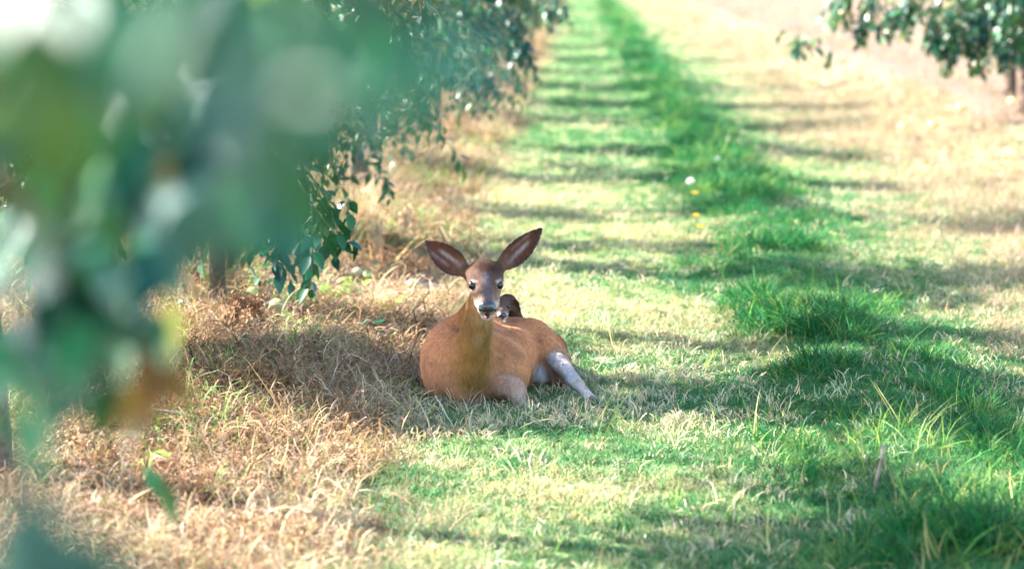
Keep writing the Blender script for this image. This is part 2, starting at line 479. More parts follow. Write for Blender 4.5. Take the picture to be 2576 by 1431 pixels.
# upright dead stems in the weed strip
v_stem = [tuft(400 + i, 7, .21, .06, .0050, .40, .16, 6, .45) for i in range(8)]
g = sample_ground([(8.5, 13, 60, 1.0), (13, 20, 45, 1.15), (20, 34, 22, 1.6), (34, 60, 8, 2.4)]); x, y, sz = g.T
lf, lu, rt, sl = zones(x, y)
keep = (RNG.uniform(size=len(x)) < lf * smooth(.35, .65, vnoise(x * 1.7, y * 1.0, 61)) * (.35 + .65 * smooth(9.5, 12.5, y))) & off_doe(x, y) & ((x < -.62) | (y > 11.6))
x, y, sz = x[keep], y[keep], sz[keep]
tint = tints((.50, .34, .18), len(x), .25); dk = RNG.uniform(size=len(x)) < .35; tint[dk] = tints((.22, .11, .045), int(dk.sum())); gr = RNG.uniform(size=len(x)) < .08; tint[gr] = tints((.12, .24, .05), int(gr.sum()))
scatter('dead_stems', np.stack([x, y, H(x, y) - .01], 1), sz * RNG.uniform(.5, 1.25, len(x)), tint, v_stem, M['straw'], .2,
        'tangled upright dead stems in the weed strip below the trees', 'dry weeds')

# blond upright dry grass along both rows
v_dry = [tuft(350 + i, 20, .085, .05, .0034, .5, .12, 4, .4) for i in range(6)]
g = sample_ground([(a, b, dn * .55, s) for (a, b, dn, s) in BANDS]); x, y, sz = g.T
lf, lu, rt, sl = zones(x, y); xl = x - K * y
ledge = np.exp(-((xl + .75) / .3) ** 2) * smooth(.3, .7, vnoise(x * 1.5, y * .8, 45))
keep = (RNG.uniform(size=len(x)) < np.maximum(rt * .75 * (1 - .62 * sl), .5 * ledge + .6 * lf * smooth(14, 17, y))) & off_doe(x, y)
x, y, sz, lf = x[keep], y[keep], sz[keep], lf[keep]
scatter('blond_dry_grass', np.stack([x, y, H(x, y) - .008], 1), sz ** .55 * RNG.uniform(.5, 1.1, len(x)), tints((.34, .25, .16), len(x), .15), v_dry, M['straw'], .2,
        'blond dry grass standing along the edges of the alley')

# ------------------------------------------------------------------ leaves and trees
def leaf_mesh(name, fold=.25, bend=.35, cols=None):
    """Pear leaf of unit length along +Y with a folded midrib and a drooping tip."""
    st = [0, .14, .32, .55, .78, .92, 1.0]; wd = [.012, .17, .28, .29, .19, .08, 0]
    V, F = [], []
    V.append((0, -.22, .06)); V.append((.012, -.22, .06))            # stalk
    for s, w in zip(st, wd):
        z = -bend * s * s
        V += [(-w, s, z + fold * w), (0, s, z), (w, s, z + fold * w)]
    b = 2
    F.append((0, 1, b + 2, b + 1))
    for i in range(len(st) - 1):
        j = b + 3 * i
        F.append((j, j + 1, j + 4, j + 3)); F.append((j + 1, j + 2, j + 5, j + 4))
    return mesh(name, V, F, True, cols)

SMALL = np.array([(0, -.15, .02), (-.25, .42, .0), (0, .45, -.07), (.25, .42, .0), (0, 1, -.3)])
SMALL_F = np.array([(0, 2, 1), (0, 3, 2), (1, 2, 4), (2, 3, 4)])

def frame_from(d, roll):
    d = d / np.linalg.norm(d)
    up = np.array([0, 0, 1.0]) if abs(d[2]) < .95 else np.array([1.0, 0, 0])
    r = np.cross(d, up); r /= np.linalg.norm(r); u = np.cross(r, d)
    c, s = math.cos(roll), math.sin(roll)
    r2 = r * c + u * s; u2 = -r * s + u * c
    return np.stack([r2, d, u2], 1)                                    # columns x, y, z

def shoot_leaves(rng, p0, d0, length, size, droop, spacing=.028):
    """A drooping shoot: its points and the leaves (position, frame, size) along it."""
    n = max(4, int(length / .05)); pts = [p0]; d = d0 / np.linalg.norm(d0)
    for i in range(n):
        d = d + np.array([0, 0, -droop * .05]) + rng.normal(0, .06, 3); d /= np.linalg.norm(d)
        pts.append(pts[-1] + d * length / n)
    pts = np.array(pts); L = []
    m = int(length / spacing); ang = rng.uniform(0, 6.28)
    for i in range(m):
        t = (i + rng.uniform(0, .8)) / m * (len(pts) - 1); k = min(int(t), len(pts) - 2)
        q = pts[k] + (pts[k + 1] - pts[k]) * (t - k)
        ax = pts[k + 1] - pts[k]; ax = ax / np.linalg.norm(ax); ang += 2.4
        o = np.cross(ax, [0, 0, 1.0]); o = o / (np.linalg.norm(o) + 1e-6); o2 = np.cross(ax, o)
        out = o * math.cos(ang) + o2 * math.sin(ang)
        ld = out * .8 + ax * .35 + np.array([0, 0, -.55]) + rng.normal(0, .25, 3)
        L.append((q + out * .012, frame_from(ld, rng.normal(0, .5)), size * rng.uniform(.65, 1.15)))
    return pts, L

E1 = np.array([SUN_H[1], -SUN_H[0], 0.0]); E2 = np.cross(np.array(SUN), E1)
def make_tree(seed, z0, z1, radius, n_shoots, size=.085, extra=(), gaps=.47, girth=1.0):
    """Trunk, limbs, twigs and leaves of one pear tree, base at the origin."""
    rng = np.random.default_rng(seed)
    top = z1 * .8
    tp = [np.array([0, 0, -.15]), np.array([.02, 0, .15]), np.array([rng.normal(0, .05), rng.normal(0, .05), top * .35]),
          np.array([rng.normal(0, .08), rng.normal(0, .08), top * .7]), np.array([rng.normal(0, .12), rng.normal(0, .12), top])]
    trunk = tube(tp, np.array([.10, .075, .06, .042, .02]) * girth, 10)
    limbs, starts = [], []
    for k in range(8 if z0 > .8 else 13):
        az = k * 2.4 + rng.normal(0, .3); zb = rng.uniform(.35 * z1, .75 * z1) if z0 > 1.2 else rng.uniform(.25 * z1, .7 * z1) if z0 > .8 or k % 2 == 0 else rng.uniform(.45, 1.0)
        f = np.clip(zb / top, 0, 1); b = np.array([0, 0, zb]); b[:2] = tp[3][:2] * f
        r = radius * rng.uniform(.6, .95); e = np.array([r * math.cos(az), r * math.sin(az), zb + rng.uniform(.2, .9)])
        mid = (b + e) / 2 + np.array([0, 0, .18]) + rng.normal(0, .06, 3)
        pts = [b, (b * .55 + mid * .45) + rng.normal(0, .03, 3), mid, (mid + e) / 2 + rng.normal(0, .05, 3), e]
        limbs.append(tube(pts, [.035, .029, .022, .015, .007], 7))
        for t in np.linspace(.12, 1, 12 if z0 > .8 or k % 2 == 0 else 22):
            q = t * 4; i = min(int(q), 3); starts.append(pts[i] + (pts[i + 1] - pts[i]) * (q - i))
    for t in np.linspace(.5, 1, 10): starts.append(tp[2] * (1 - t) + tp[4] * t)
    twigs, leaves = [], []
    for k in range(n_shoots):
        s = starts[rng.integers(len(starts))] + rng.normal(0, .05, 3)
        az = rng.uniform(0, 6.28); d = np.array([math.cos(az), math.sin(az), rng.uniform(-.5, .9)])
        if gaps and vnoise((s + d * .3) @ E1 * 2.5 + seed * 7.3, (s + d * .3) @ E2 * 1.2, 77) < gaps: continue      # gaps lined up with the sun, shaped to throw light bands
        pts, L = shoot_leaves(rng, s, d, rng.uniform(.35, .8), size, rng.uniform(.8, 3.2))
        if pts[:, 2].min() < z0 - .15 or pts[:, 2].max() > z1 + .4: continue
        twigs.append(tube(pts[::2], np.linspace(.006, .0022, len(pts[::2])), 4)); leaves += L
    for (s, d, ln, n, dr) in extra:
        for _ in range(n):
            pts, L = shoot_leaves(rng, np.array(s) + rng.normal(0, .07, 3), np.array(d) + rng.normal(0, .25, 3), ln * rng.uniform(.7, 1.2), size * 1.1, dr)
            twigs.append(tube(pts[::2], np.linspace(.006, .0022, len(pts[::2])), 4)); leaves += L
    return trunk, limbs, twigs, leaves

def leaf_cols(rng, n):
    base = np.array([.024, .115, .026]) * (1 + rng.normal(0, .22, (n, 1)))
    teal = rng.uniform(size=n) < .35; base[teal] = np.array([.014, .095, .045])
    yl = rng.uniform(size=n) < .07; base[yl] = np.array([.22, .24, .06])
    bn = rng.uniform(size=n) < .03; base[bn] = np.array([.30, .20, .10])
    return np.clip(base * (1 + rng.normal(0, .1, (n, 3))), .008, .8)

def foliage_mesh(name, leaves, seed):
    rng = np.random.default_rng(seed)
    n = len(leaves)
    Pp = np.array([q[0] for q in leaves]); R = np.array([q[1] for q in leaves]); s = np.array([q[2] for q in leaves])
    V = np.einsum('nij,kj->nki', R, SMALL) * s[:, None, None] + Pp[:, None]
    F = (SMALL_F[None] + 5 * np.arange(n)[:, None, None]).reshape(-1, 3)
    return mesh(name, V.reshape(-1, 3), F, False, np.repeat(leaf_cols(rng, n), 5, 0))

LEAVES = [leaf_mesh('leaf_shape', f, b) for f, b in ((.25, .30), (.5, .15), (.1, .5), (.35, -.1))]
LEAF_BY = {}
def leaf_part(parent, base, q, mat, rng, bent=None):
    i = rng.integers(len(LEAVES)) if bent is None else bent
    key = (i, mat)
    if key not in LEAF_BY:
        me = LEAVES[i].copy(); me.name = 'leaf'; me.materials.clear(); me.materials.append(M[mat]); LEAF_BY[key] = me
    o = new_obj('leaf', LEAF_BY[key], None, parent)
    mm = Matrix.Identity(4)
    for a_ in range(3):
        for b_ in range(3): mm[a_][b_] = float(q[1][a_][b_] * q[2])
        mm[a_][3] = float(q[0][a_] - base[a_])
    o.matrix_basis = mm
    return o

def place_tree(data, loc, label, group, seed, single_leaves=0, rz=0.0):
    trunk, limbs, twigs, leaves = data
    base = np.array([loc[0], loc[1], 0.0]); base[2] = float(H(loc[0], loc[1]))
    t = empty('pear_tree', base); tag(t, label, 'tree', group)
    new_obj('trunk', mesh('trunk', *trunk), M['bark'], t)
    for lb in limbs: new_obj('limb', mesh('limb', *lb), M['bark'], t)
    tg_ = new_obj('twigs', mesh('twigs', *join(twigs)), M['twig'], t); tag(tg_, kind='stuff')
    rng = np.random.default_rng(seed)
    if single_leaves:
        W = np.array([q[0] for q in leaves]) + base
        px, py, z = project(W)
        vis = (px > -60) & (px < 2640) & (py > -60) & (py < 1500)
        order = np.where(vis)[0]; order = order[np.argsort(z[order])][:single_leaves]
        pick = set(order.tolist())
        for i in order:
            r = rng.uniform()
            leaf_part(t, np.zeros(3), leaves[i], 'leaf_green' if r < .5 else 'leaf_teal' if r < .92 else 'leaf_olive', rng)
        leaves = [q for i, q in enumerate(leaves) if i not in pick]
    fo = new_obj('foliage', foliage_mesh('foliage', leaves, seed), M['leaf'], t); tag(fo, kind='stuff')
    return t

def copy_tree(src, loc, rz, label, group, s=1.0):
    r = src.copy(); C.objects.link(r)
    r.location = (loc[0], loc[1], float(H(loc[0], loc[1]))); r.rotation_euler = (0, 0, rz); r.scale = (s, s, s)
    r['label'] = label; r['group'] = group
    for ch in src.children:
        c = ch.copy(); C.objects.link(c); c.parent = r
    return r

def row(y, line): return (line + K * y, y)

# the row beside the dead weeds: two high-headed trees near the camera, then trees with low hanging shoots
hi_a = make_tree(61, 1.0, 5.0, 1.35, 1500, gaps=.42)
bh = row(10.7, LEFT_ROW - .5); bhv = np.array([bh[0], bh[1], float(H(*bh))]); exh = []
rng = np.random.default_rng(29)
for k in range(30):                                   # shoots added out of view along the sun line to shade the doe
    tgt = np.array([rng.uniform(-.42, .28), rng.uniform(9.75, 10.75), rng.uniform(.15, .6)])
    t_ = rng.uniform(1.25, 2.3)
    w = tgt + np.array([SUN.x, SUN.y, SUN.z]) / SUN.z * t_ + np.array([0, 0, .22])
    exh.append((w - bhv, (.5, 0, -.35), .5, 1, 1.4))
hi_b = make_tree(62, .78, 5.2, 1.4, 1150, .085, exh, gaps=.52, girth=.6)
t_hi = place_tree(hi_a, row(8.2, LEFT_ROW - .45), 'leafy pear tree next to the one with blurred leaves, shading the straw', 'pear trees of the row beside the dead weeds', 1)
t_hi2 = place_tree(hi_b, bh, 'leafy pear tree beside the doe, shading her and the matted weeds', 'pear trees of the row beside the dead weeds', 2)

b1 = row(12.4, LEFT_ROW - .28)
ex1 = []
for (px, py, d, dirx, ln, nn) in ((715, 400, 11.9, .15, .55, 7), (670, 440, 12.0, -.05, .5, 6), (770, 470, 11.8, .3, .42, 4), (730, 520, 11.9, .05, .32, 5), (840, 500, 11.8, .5, .25, 2), (500, 380, 12.2, -.1, .6, 4), (400, 430, 12.4, -.3, .55, 4), (560, 300, 12.1, .1, .6, 4),
                                  (300, 250, 12.6, -.2, .7, 5), (450, 180, 12.3, 0, .7, 5), (640, 220, 12.1, .2, .7, 4), (200, 420, 12.5, -.2, .6, 4), (100, 300, 12.8, -.2, .7, 5)):
    w = at(px, py, d); ex1.append((w - np.array([b1[0], b1[1], float(H(*b1))]), (dirx, -.1, -.9), ln, nn, 1.5))
low1 = make_tree(63, .9, 4.9, 1.3, 950, .085, ex1, gaps=.52, girth=.6)
place_tree(low1, b1, 'pear tree with low hanging leafy shoots standing behind fallen pears and dead weeds', 'pear trees of the row beside the dead weeds', 3, 300)

b2 = row(18.6, LEFT_ROW - .1)
ex2 = []
for (px, py, d, dirx, ln, nn) in ((960, 60, 18.0, .1, .7, 6), (900, 90, 18.2, -.1, .7, 5), (1020, 40, 17.9, .2, .7, 5), (980, 160, 18.0, 0, .6, 5), (860, 20, 18.4, -.2, .8, 6), (1040, 130, 17.9, .3, .5, 3), (930, 200, 18.2, 0, .5, 3)):
    w = at(px, py, d); ex2.append((w - np.array([b2[0], b2[1], float(H(*b2))]), (dirx, -.1, -.9), ln, nn, 1.5))
low2 = make_tree(64, .9, 4.9, 1.25, 600, .085, ex2, gaps=.52)
place_tree(low2, b2, 'pear tree with glinting drooping shoots, next along the row past the fallen pears', 'pear trees of the row beside the dead weeds', 4, 300)

b3 = row(24.5, LEFT_ROW)
ex3 = []
for (px, py, d, dirx, ln, nn) in ((1200, 20, 23.6, .2, .6, 5), (1260, 10, 23.5, .4, .7, 5), (1180, 110, 23.8, -.1, .5, 4), (1200, 190, 23.8, 0, .4, 3), (1100, 40, 24.2, -.2, .7, 5), (1300, 60, 23.4, .3, .5, 4), (1380, 0, 23.0, .5, .3, 2)):
    w = at(px, py, d); ex3.append((w - np.array([b3[0], b3[1], float(H(*b3))]), (dirx, -.1, -.9), ln, nn, 1.5))
low3 = make_tree(65, .9, 4.8, 1.3, 550, .085, ex3, gaps=.52)
t_low3 = place_tree(low3, b3, 'pear tree reaching pale twigs out over the mown grass, third tree past the doe', 'pear trees of the row beside the dead weeds', 5, 300)

src_a = place_tree(make_tree(66, .25, 4.8, 1.25, 800, gaps=.47), row(15.4, LEFT_ROW - .25), 'pear tree between the two trees with drooping shoots beside the weeds', 'pear trees of the row beside the dead weeds', 6)
src_b = place_tree(make_tree(67, .35, 4.9, 1.2, 750, gaps=.47), row(21.5, LEFT_ROW - .25), 'pear tree half hidden between the glinting tree and the pale twigged tree', 'pear trees of the row beside the dead weeds', 7)
ORD = 'first second third fourth fifth sixth seventh eighth ninth tenth'.split()
for i, yy in enumerate((28.5, 32, 36, 40.5, 46, 53, 61, 70, 82, 96)):
    copy_tree((src_a, src_b, t_hi)[i % 2], row(yy, LEFT_ROW - .1), 1.3 * i, 'distant pear tree of the weedy row, %s beyond the pale twigged tree' % ORD[i], 'distant pear trees of the weedy row', 1.0 + .05 * (i % 3))

# the row on the bare earth bank
b4 = row(25.6, RIGHT_ROW)
ex4 = []
for (px, py, d, dirx, ln, nn) in ((2130, -30, 25.0, -.3, .40, 5), (2190, 0, 24.9, -.2, .40, 5), (2260, 10, 24.9, 0, .45, 5), (2330, 30, 24.9, 0, .45, 6), (2420, 40, 24.8, 0, .5, 6), (2010, 80, 24.9, -.3, .25, 3), (2200, -40, 25.0, -.3, .5, 5), (2300, -30, 24.8, -.1, .6, 6), (2400, -10, 24.8, 0, .6, 7), (2480, 10, 24.7, .1, .6, 7), (2550, 10, 24.9, .2, .6, 7), (2380, 50, 25.0, -.1, .45, 5),
                                  (2040, 70, 24.9, -.4, .28, 3), (2070, 90, 24.9, -.3, .22, 3), (2450, 70, 25.2, 0, .4, 5), (2150, -60, 25.1, -.3, .5, 4), (2540, 60, 25.3, 0, .4, 5)):
    w = at(px, py, d); ex4.append((w - np.array([b4[0], b4[1], float(H(*b4))]), (dirx, -.15, -.7), ln, nn, 1.4))
low4 = make_tree(68, .7, 4.2, 1.3, 450, .105, ex4, gaps=0, girth=2.1)
t4 = place_tree(low4, b4, 'pear tree with glossy drooping leaves on the bare earth bank above yellow pears', 'pear trees of the row on the earth bank', 8, 300)
# a bare whip curving off that tree
w0, w1, w2, w3 = at(2490, 60, 24.6), at(2496, 110, 24.6), at(2520, 155, 24.6), at(2600, 190, 24.6)
b4v = np.array([b4[0], b4[1], float(H(*b4))])
new_obj('bare_whip', mesh('bare_whip', *tube([w0 - b4v, w1 - b4v, w2 - b4v, w3 - b4v], [.014, .012, .011, .010], 6)), M['twig'], t4)
for i, yy in enumerate((29.5,)):
    copy_tree((src_b, src_a)[i % 2], row(yy, RIGHT_ROW + .5), .9 + 1.7 * i, 'pear tree behind the glossy drooping tree on the earth bank',
              'pear trees of the row on the earth bank')
for i, yy in enumerate((15, 20, 26)):
    copy_tree((src_b, src_a)[i % 2], row(yy, LEFT_ROW - 6.2), .4 + 1.1 * i, 'pear tree in the next row over, glimpsed behind the ' + ('tree with low hanging shoots', 'glinting tree with drooping shoots', 'pale twigged tree')[i], 'pear trees of the next row behind')

# ------------------------------------------------------------------ the tree at the camera, its leaves hanging into view out of focus
nb = row(1.9, LEFT_ROW - .25)
near_base = np.array([nb[0], nb[1], float(H(*nb))])
near = empty('pear_tree', near_base)
tag(near, 'pear tree hanging blurred green leaves before the weedy row', 'tree', 'pear trees of the row beside the dead weeds')
trunk, limbs, twigs, leaves = make_tree(71, 2.05, 4.2, 1.1, 420, gaps=.42)
new_obj('trunk', mesh('trunk', *trunk), M['bark'], near)
for lb in limbs: new_obj('limb', mesh('limb', *lb), M['bark'], near)
new_obj('foliage', foliage_mesh('foliage', leaves, 71), M['leaf'], near)['kind'] = 'stuff'
new_obj('twigs', mesh('twigs', *join(twigs)), M['twig'], near)['kind'] = 'stuff'
rng = np.random.default_rng(5)
# (frame x, frame y, distance, spread in frame px, leaves, kinds)
G, T, O, R_, W_ = 'leaf_green', 'leaf_teal', 'leaf_olive', 'leaf_rust', 'leaf_pale'
CL = [(120, 60, 1.15, 120, 4, (O, G)), (330, 60, 1.2, 110, 4, (G, O)), (520, 20, 1.1, 110, 4, (G, T)), (100, 230, 1.2, 90, 3, (O, G)), (280, 150, 1.25, 90, 3, (O, G)),
      (660, 90, 1.05, 70, 3, (T, T, G)), (755, 80, 1.05, 20, 1, (W_,)), (800, 210, 1.08, 30, 2, (G, T)), (620, 260, 1.2, 90, 3, (T, G)), (440, 240, 1.4, 120, 4, (T, G)), (300, 330, 1.9, 140, 9, (T,)), (520, 330, 2.0, 120, 7, (T,)), (120, 520, 2.0, 110, 7, (T, G)), (620, 120, 2.0, 120, 7, (T,)), (90, 120, 1.8, 110, 6, (G, O)),
      (900, 60, .95, 90, 2, (T,)), (1130, 90, .9, 60, 1, (T,)), (810, 205, 1.08, 10, 1, (W_,)), (270, 90, 1.12, 12, 1, (W_,)), (100, 215, 1.12, 14, 2, (W_,)), (470, 25, 1.1, 10, 1, (W_,)), (1200, 60, .85, 50, 1, (T,)), (720, 390, 1.1, 60, 2, (T, G)), (60, 420, 1.3, 90, 4, (T, G)),
      (200, 380, 1.6, 130, 6, (T, G)), (420, 420, 1.8, 130, 7, (G, T)), (250, 560, 1.7, 120, 6, (T, G)), (80, 620, 1.6, 100, 6, (T, G)), (540, 440, 1.5, 70, 3, (T,)),
      (600, 300, 2.2, 120, 6, (G, T)), (330, 300, 2.4, 150, 9, (G, T, O)), (520, 150, 2.3, 140, 8, (T, G)), (150, 180, 2.2, 140, 8, (G, O)), (240, 470, 2.6, 140, 9, (G, T)),
      (150, 720, 2.3, 100, 8, (T, G)), (60, 820, 2.2, 80, 6, (G, T)), (230, 760, 2.5, 80, 6, (T, G)), (330, 780, 2.6, 50, 4, (T, G)), (300, 650, 2.4, 70, 5, (T, G)),
      (375, 900, 2.5, 26, 6, (R_,)), (412, 860, 2.5, 12, 1, (T,)), (190, 900, 2.5, 40, 3, (T, G)), (290, 930, 2.6, 30, 2, (G, T)), (20, 960, 2.0, 40, 3, (W_, G)), (15, 1050, 2.1, 30, 2, (G, O)),
      (430, 380, 3.6, 60, 4, (G, W_)), (330, 520, 3.4, 120, 7, (G, T)), (450, 560, 3.2, 90, 5, (T, W_)), (490, 215, 4.2, 8, 1, (W_,)), (590, 270, 4.0, 30, 2, (G, W_)),
      (430, 770, 3.2, 14, 1, (W_,)), (420, 580, 3.0, 60, 4, (T,)), (700, 300, 2.6, 100, 6, (G, T)), (680, 150, 2.7, 130, 8, (T, G)), (250, 60, 2.6, 170, 9, (G, T)),
      (90, 500, 3.0, 120, 8, (T, G)), (380, 130, 3.2, 150, 9, (T, G)), (560, 60, 3.0, 130, 8, (T, G)), (700, 450, 2.2, 45, 2, (T,)), (410, 1215, 4.6, 6, 1, (G,)), (368, 1185, 4.6, 10, 1, (W_,)),
      (90, 1330, 1.30, 10, 2, (W_, G)), (235, 1350, 1.25, 15, 3, (W_, G)), (60, 1230, 1.3, 30, 1, (W_,)), (150, 1420, 1.3, 30, 2, (W_,))]
for i, px in enumerate(range(30, 900, 95)):
    CL += [(px, -25, 1.25, 60, 2, (T, G) if px > 200 else (G, O)), (px + 40, 25, 2.5, 70, 4, (T, G)), (px, 90, 3.1, 80, 3, (T, T, G))]
CL += [(930, 120, 1.0, 50, 1, (T,)), (1010, 30, .95, 50, 1, (T,)), (1150, 180, .95, 40, 1, (T,)), (60, 330, 2.6, 90, 5, (T,)), (180, 600, 2.8, 90, 5, (T,)), (420, 500, 2.9, 80, 4, (T, G)), (560, 500, 2.7, 60, 3, (T,)), (650, 420, 2.5, 50, 3, (T,))]
NEAR_LEAVES = []
for (px, py, d, sp, nl, kinds) in CL:
    rng = np.random.default_rng(int(px * 7 + py * 13 + d * 100))
    if 1.42 < d < 3.3 and px < 720 and py < 560: nl = int(nl * 1.15)
    if d < 1.42 and nl > 2: nl = int(nl * .9)
    if 1.45 < d < 2.05 and py < 900: d *= 1.45
    for k in range(nl):
        d2 = d * rng.uniform(.93, 1.08)
        w = at(px + rng.normal(0, .55) * sp, py + rng.normal(0, .55) * sp, d2)
        ld = np.array([rng.normal(0, .5), rng.normal(0, .4), -.75 + rng.normal(0, .3)])
        q = (w, frame_from(ld, rng.uniform(-1.2, 1.2) + (0 if ld[1] < 0 else math.pi) * 0), (.056 if d < 1.42 else .062 if d < 2 else .08) * rng.uniform(.75, 1.2) * (1.7 if py > 1200 and d < 1.5 else .42 if kinds == (W_,) and d < 1.3 else 1))
        NEAR_LEAVES.append((q, kinds[rng.integers(len(kinds))]))
# branches carrying them, all growing out of the near trunk
BRANCH = []
def branch(name, pts, r0, r1):
    P_ = [np.array(p_) - near_base for p_ in pts]
    BRANCH.append((new_obj(name, mesh(name, *tube(P_, np.linspace(r0, r1, len(P_)), 7)), M['bark'], near),
                   np.concatenate([np.linspace(pts[i], pts[i + 1], 8) for i in range(len(pts) - 1)])))
tb = near_base + np.array([0, 0, 1.5])
branch('branch', [tb, near_base + np.array([.5, -.35, 1.95]), at(-100, -260, 1.3), at(400, -240, 1.2), at(800, -160, 1.05), at(1100, -60, .95)], .012, .002)
branch('branch', [tb, near_base + np.array([.45, .1, 1.9]), at(-60, 60, 2.0), at(250, 180, 2.2), at(480, 250, 2.4), at(700, 300, 2.6)], .016, .003)
branch('branch', [tb - np.array([0, 0, .1]), at(-200, 300, 2.0), at(60, 520, 2.2), at(180, 720, 2.4), at(300, 860, 2.6), at(380, 900, 2.55)], .014, .002)
branch('branch', [tb + np.array([0, 0, .2]), near_base + np.array([.2, .9, 2.0]), at(-40, 40, 3.0), at(250, 220, 3.3), at(430, 380, 3.6), at(500, 560, 3.4)], .014, .002)
branch('branch', [tb - np.array([0, 0, .2]), at(-300, 1000, 1.6), at(-50, 1180, 1.5), at(110, 1240, 1.48), at(230, 1260, 1.45)], .012, .002)
NEAR_LEAVES.sort(key=lambda e: -e[0][2] / e[0][0][1])
for q, kd in NEAR_LEAVES[:300]:
    j = int(np.argmin([np.linalg.norm(bp_ - q[0], axis=1).min() for _, bp_ in BRANCH]))
    leaf_part(BRANCH[j][0], near_base, q, kd, rng)
print('near leaves', len(NEAR_LEAVES))
if len(NEAR_LEAVES) > 300:
    rest = [(q[0] - near_base, q[1], q[2]) for q, kd in NEAR_LEAVES[300:]]
    new_obj('hanging_foliage', foliage_mesh('hanging_foliage', rest, 73), M['leaf'], near)['kind'] = 'stuff'

# ------------------------------------------------------------------ deer: one continuous skin grown from a blended distance field
class Field:
    def __init__(self, lo, hi, h):
        self.lo = np.array(lo, float); self.h = h
        self.n = np.ceil((np.array(hi) - self.lo) / h).astype(int) + 1
        self.D = np.full(self.n, 1.0, np.float32); self.items = []
    def block(self, lo, hi):
        a = np.clip(np.floor((np.array(lo) - self.lo) / self.h).astype(int), 0, self.n)
        b = np.clip(np.ceil((np.array(hi) - self.lo) / self.h).astype(int) + 1, 0, self.n)
        sl = tuple(slice(i, j) for i, j in zip(a, b))
        ax = [self.lo[k] + self.h * np.arange(a[k], b[k], dtype=np.float32) for k in range(3)]
        return sl, np.stack(np.meshgrid(*ax, indexing='ij'), -1)
    def put(self, fn, lo, hi, k, col=None, cut=False):
        pad = k * 1.2 + .02
        sl, P = self.block(np.array(lo) - pad, np.array(hi) + pad)
        if 0 in P.shape: return
        d = fn(P).astype(np.float32); o = self.D[sl]
        if cut:
            h_ = np.clip(.5 - .5 * (o + d) / k, 0, 1); self.D[sl] = o * (1 - h_) + (-d) * h_ + k * h_ * (1 - h_)
        else:
            h_ = np.clip(.5 + .5 * (o - d) / k, 0, 1); self.D[sl] = o * (1 - h_) + d * h_ - k * h_ * (1 - h_)
        self.items.append((fn, np.array(lo) - .08, np.array(hi) + .08, col, cut))
    def cone(self, a, b, ra, rb, k=.04, col=None, cut=False):
        a = np.array(a, float); b = np.array(b, float)
        def fn(P):
            ab = b - a; t = np.clip(((P - a) @ ab) / (ab @ ab), 0, 1)
            return np.linalg.norm(P - (a + t[..., None] * ab), axis=-1) - (ra + (rb - ra) * t)
        r = max(ra, rb)
        self.put(fn, np.minimum(a, b) - r, np.maximum(a, b) + r, k, col, cut)
    def ell(self, c, r, R=None, k=.05, col=None, cut=False):
        c = np.array(c, float); r = np.array(r, float); R = np.eye(3) if R is None else R
        def fn(P):
            q = (P - c) @ R
            k0 = np.linalg.norm(q / r, axis=-1); k1 = np.linalg.norm(q / (r * r), axis=-1)
            return k0 * (k0 - 1) / np.maximum(k1, 1e-6)
        e = np.abs(R) @ r
        self.put(fn, c - e, c + e, k, col, cut)
    def surface(self):
        D = self.D; n = np.array(D.shape)
        ins = D < 0
        corners = [(i, j, k) for i in (0, 1) for j in (0, 1) for k in (0, 1)]
        def sh(A, c): return A[c[0]:n[0] - 1 + c[0], c[1]:n[1] - 1 + c[1], c[2]:n[2] - 1 + c[2]]
        cnt = sum(sh(ins, c).astype(np.int8) for c in corners)
        act = (cnt > 0) & (cnt < 8)
        idx = np.argwhere(act)
        vid = np.full(act.shape, -1, np.int64); vid[act] = np.arange(len(idx))
        acc = np.zeros((len(idx), 3)); num = np.zeros(len(idx))
        val = {c: D[idx[:, 0] + c[0], idx[:, 1] + c[1], idx[:, 2] + c[2]] for c in corners}
        for c in corners:
            for axx in range(3):
                if c[axx]: continue
                e = list(c); e[axx] = 1; e = tuple(e)
                v0, v1 = val[c], val[e]; m_ = (v0 < 0) != (v1 < 0)
                t = np.where(m_, v0 / np.where(m_, v0 - v1, 1), 0)
                p_ = np.array(c, float)[None].repeat(len(idx), 0); p_[:, axx] += t
                acc[m_] += p_[m_]; num[m_] += 1
        V = self.lo + self.h * (idx + acc / num[:, None])
        F = []
        for axx in range(3):
            u, w = (axx + 1) % 3, (axx + 2) % 3
            s0 = [slice(0, n[k]) for k in range(3)]; s1 = list(s0)
            s0[axx] = slice(0, n[axx] - 1); s1[axx] = slice(1, n[axx])
            a_, b_ = ins[tuple(s0)], ins[tuple(s1)]
            E = np.argwhere(a_ != b_)
            E = E[(E[:, u] > 0) & (E[:, w] > 0) & (E[:, u] < n[u] - 1) & (E[:, w] < n[w] - 1)]
            flip = a_[tuple(E.T)]
            q = []
            for du, dw in ((1, 1), (0, 1), (0, 0), (1, 0)):
                g_ = E.copy(); g_[:, u] -= du; g_[:, w] -= dw; q.append(vid[tuple(g_.T)])
            q = np.stack(q, 1); q[~flip] = q[~flip][:, ::-1]
            F.append(q)
        return V, np.concatenate(F)
    def colours(self, V, soft=.022):
        acc = np.zeros((len(V), 3)); wt = np.full(len(V), 1e-9)
        for fn, lo, hi, col, cut in self.items:
            if col is None: continue
            m_ = np.all((V > lo) & (V < hi), 1)
            if not m_.any(): continue
            d = np.abs(fn(V[m_])) if cut else np.maximum(fn(V[m_]), 0)
            w = np.exp(-d / (soft * (.25 if cut else 1))) * (3 if cut else 1)
            c = col(V[m_]) if callable(col) else np.array(col)[None]
            acc[m_] += w[:, None] * c; wt[m_] += w
        return acc / wt[:, None]

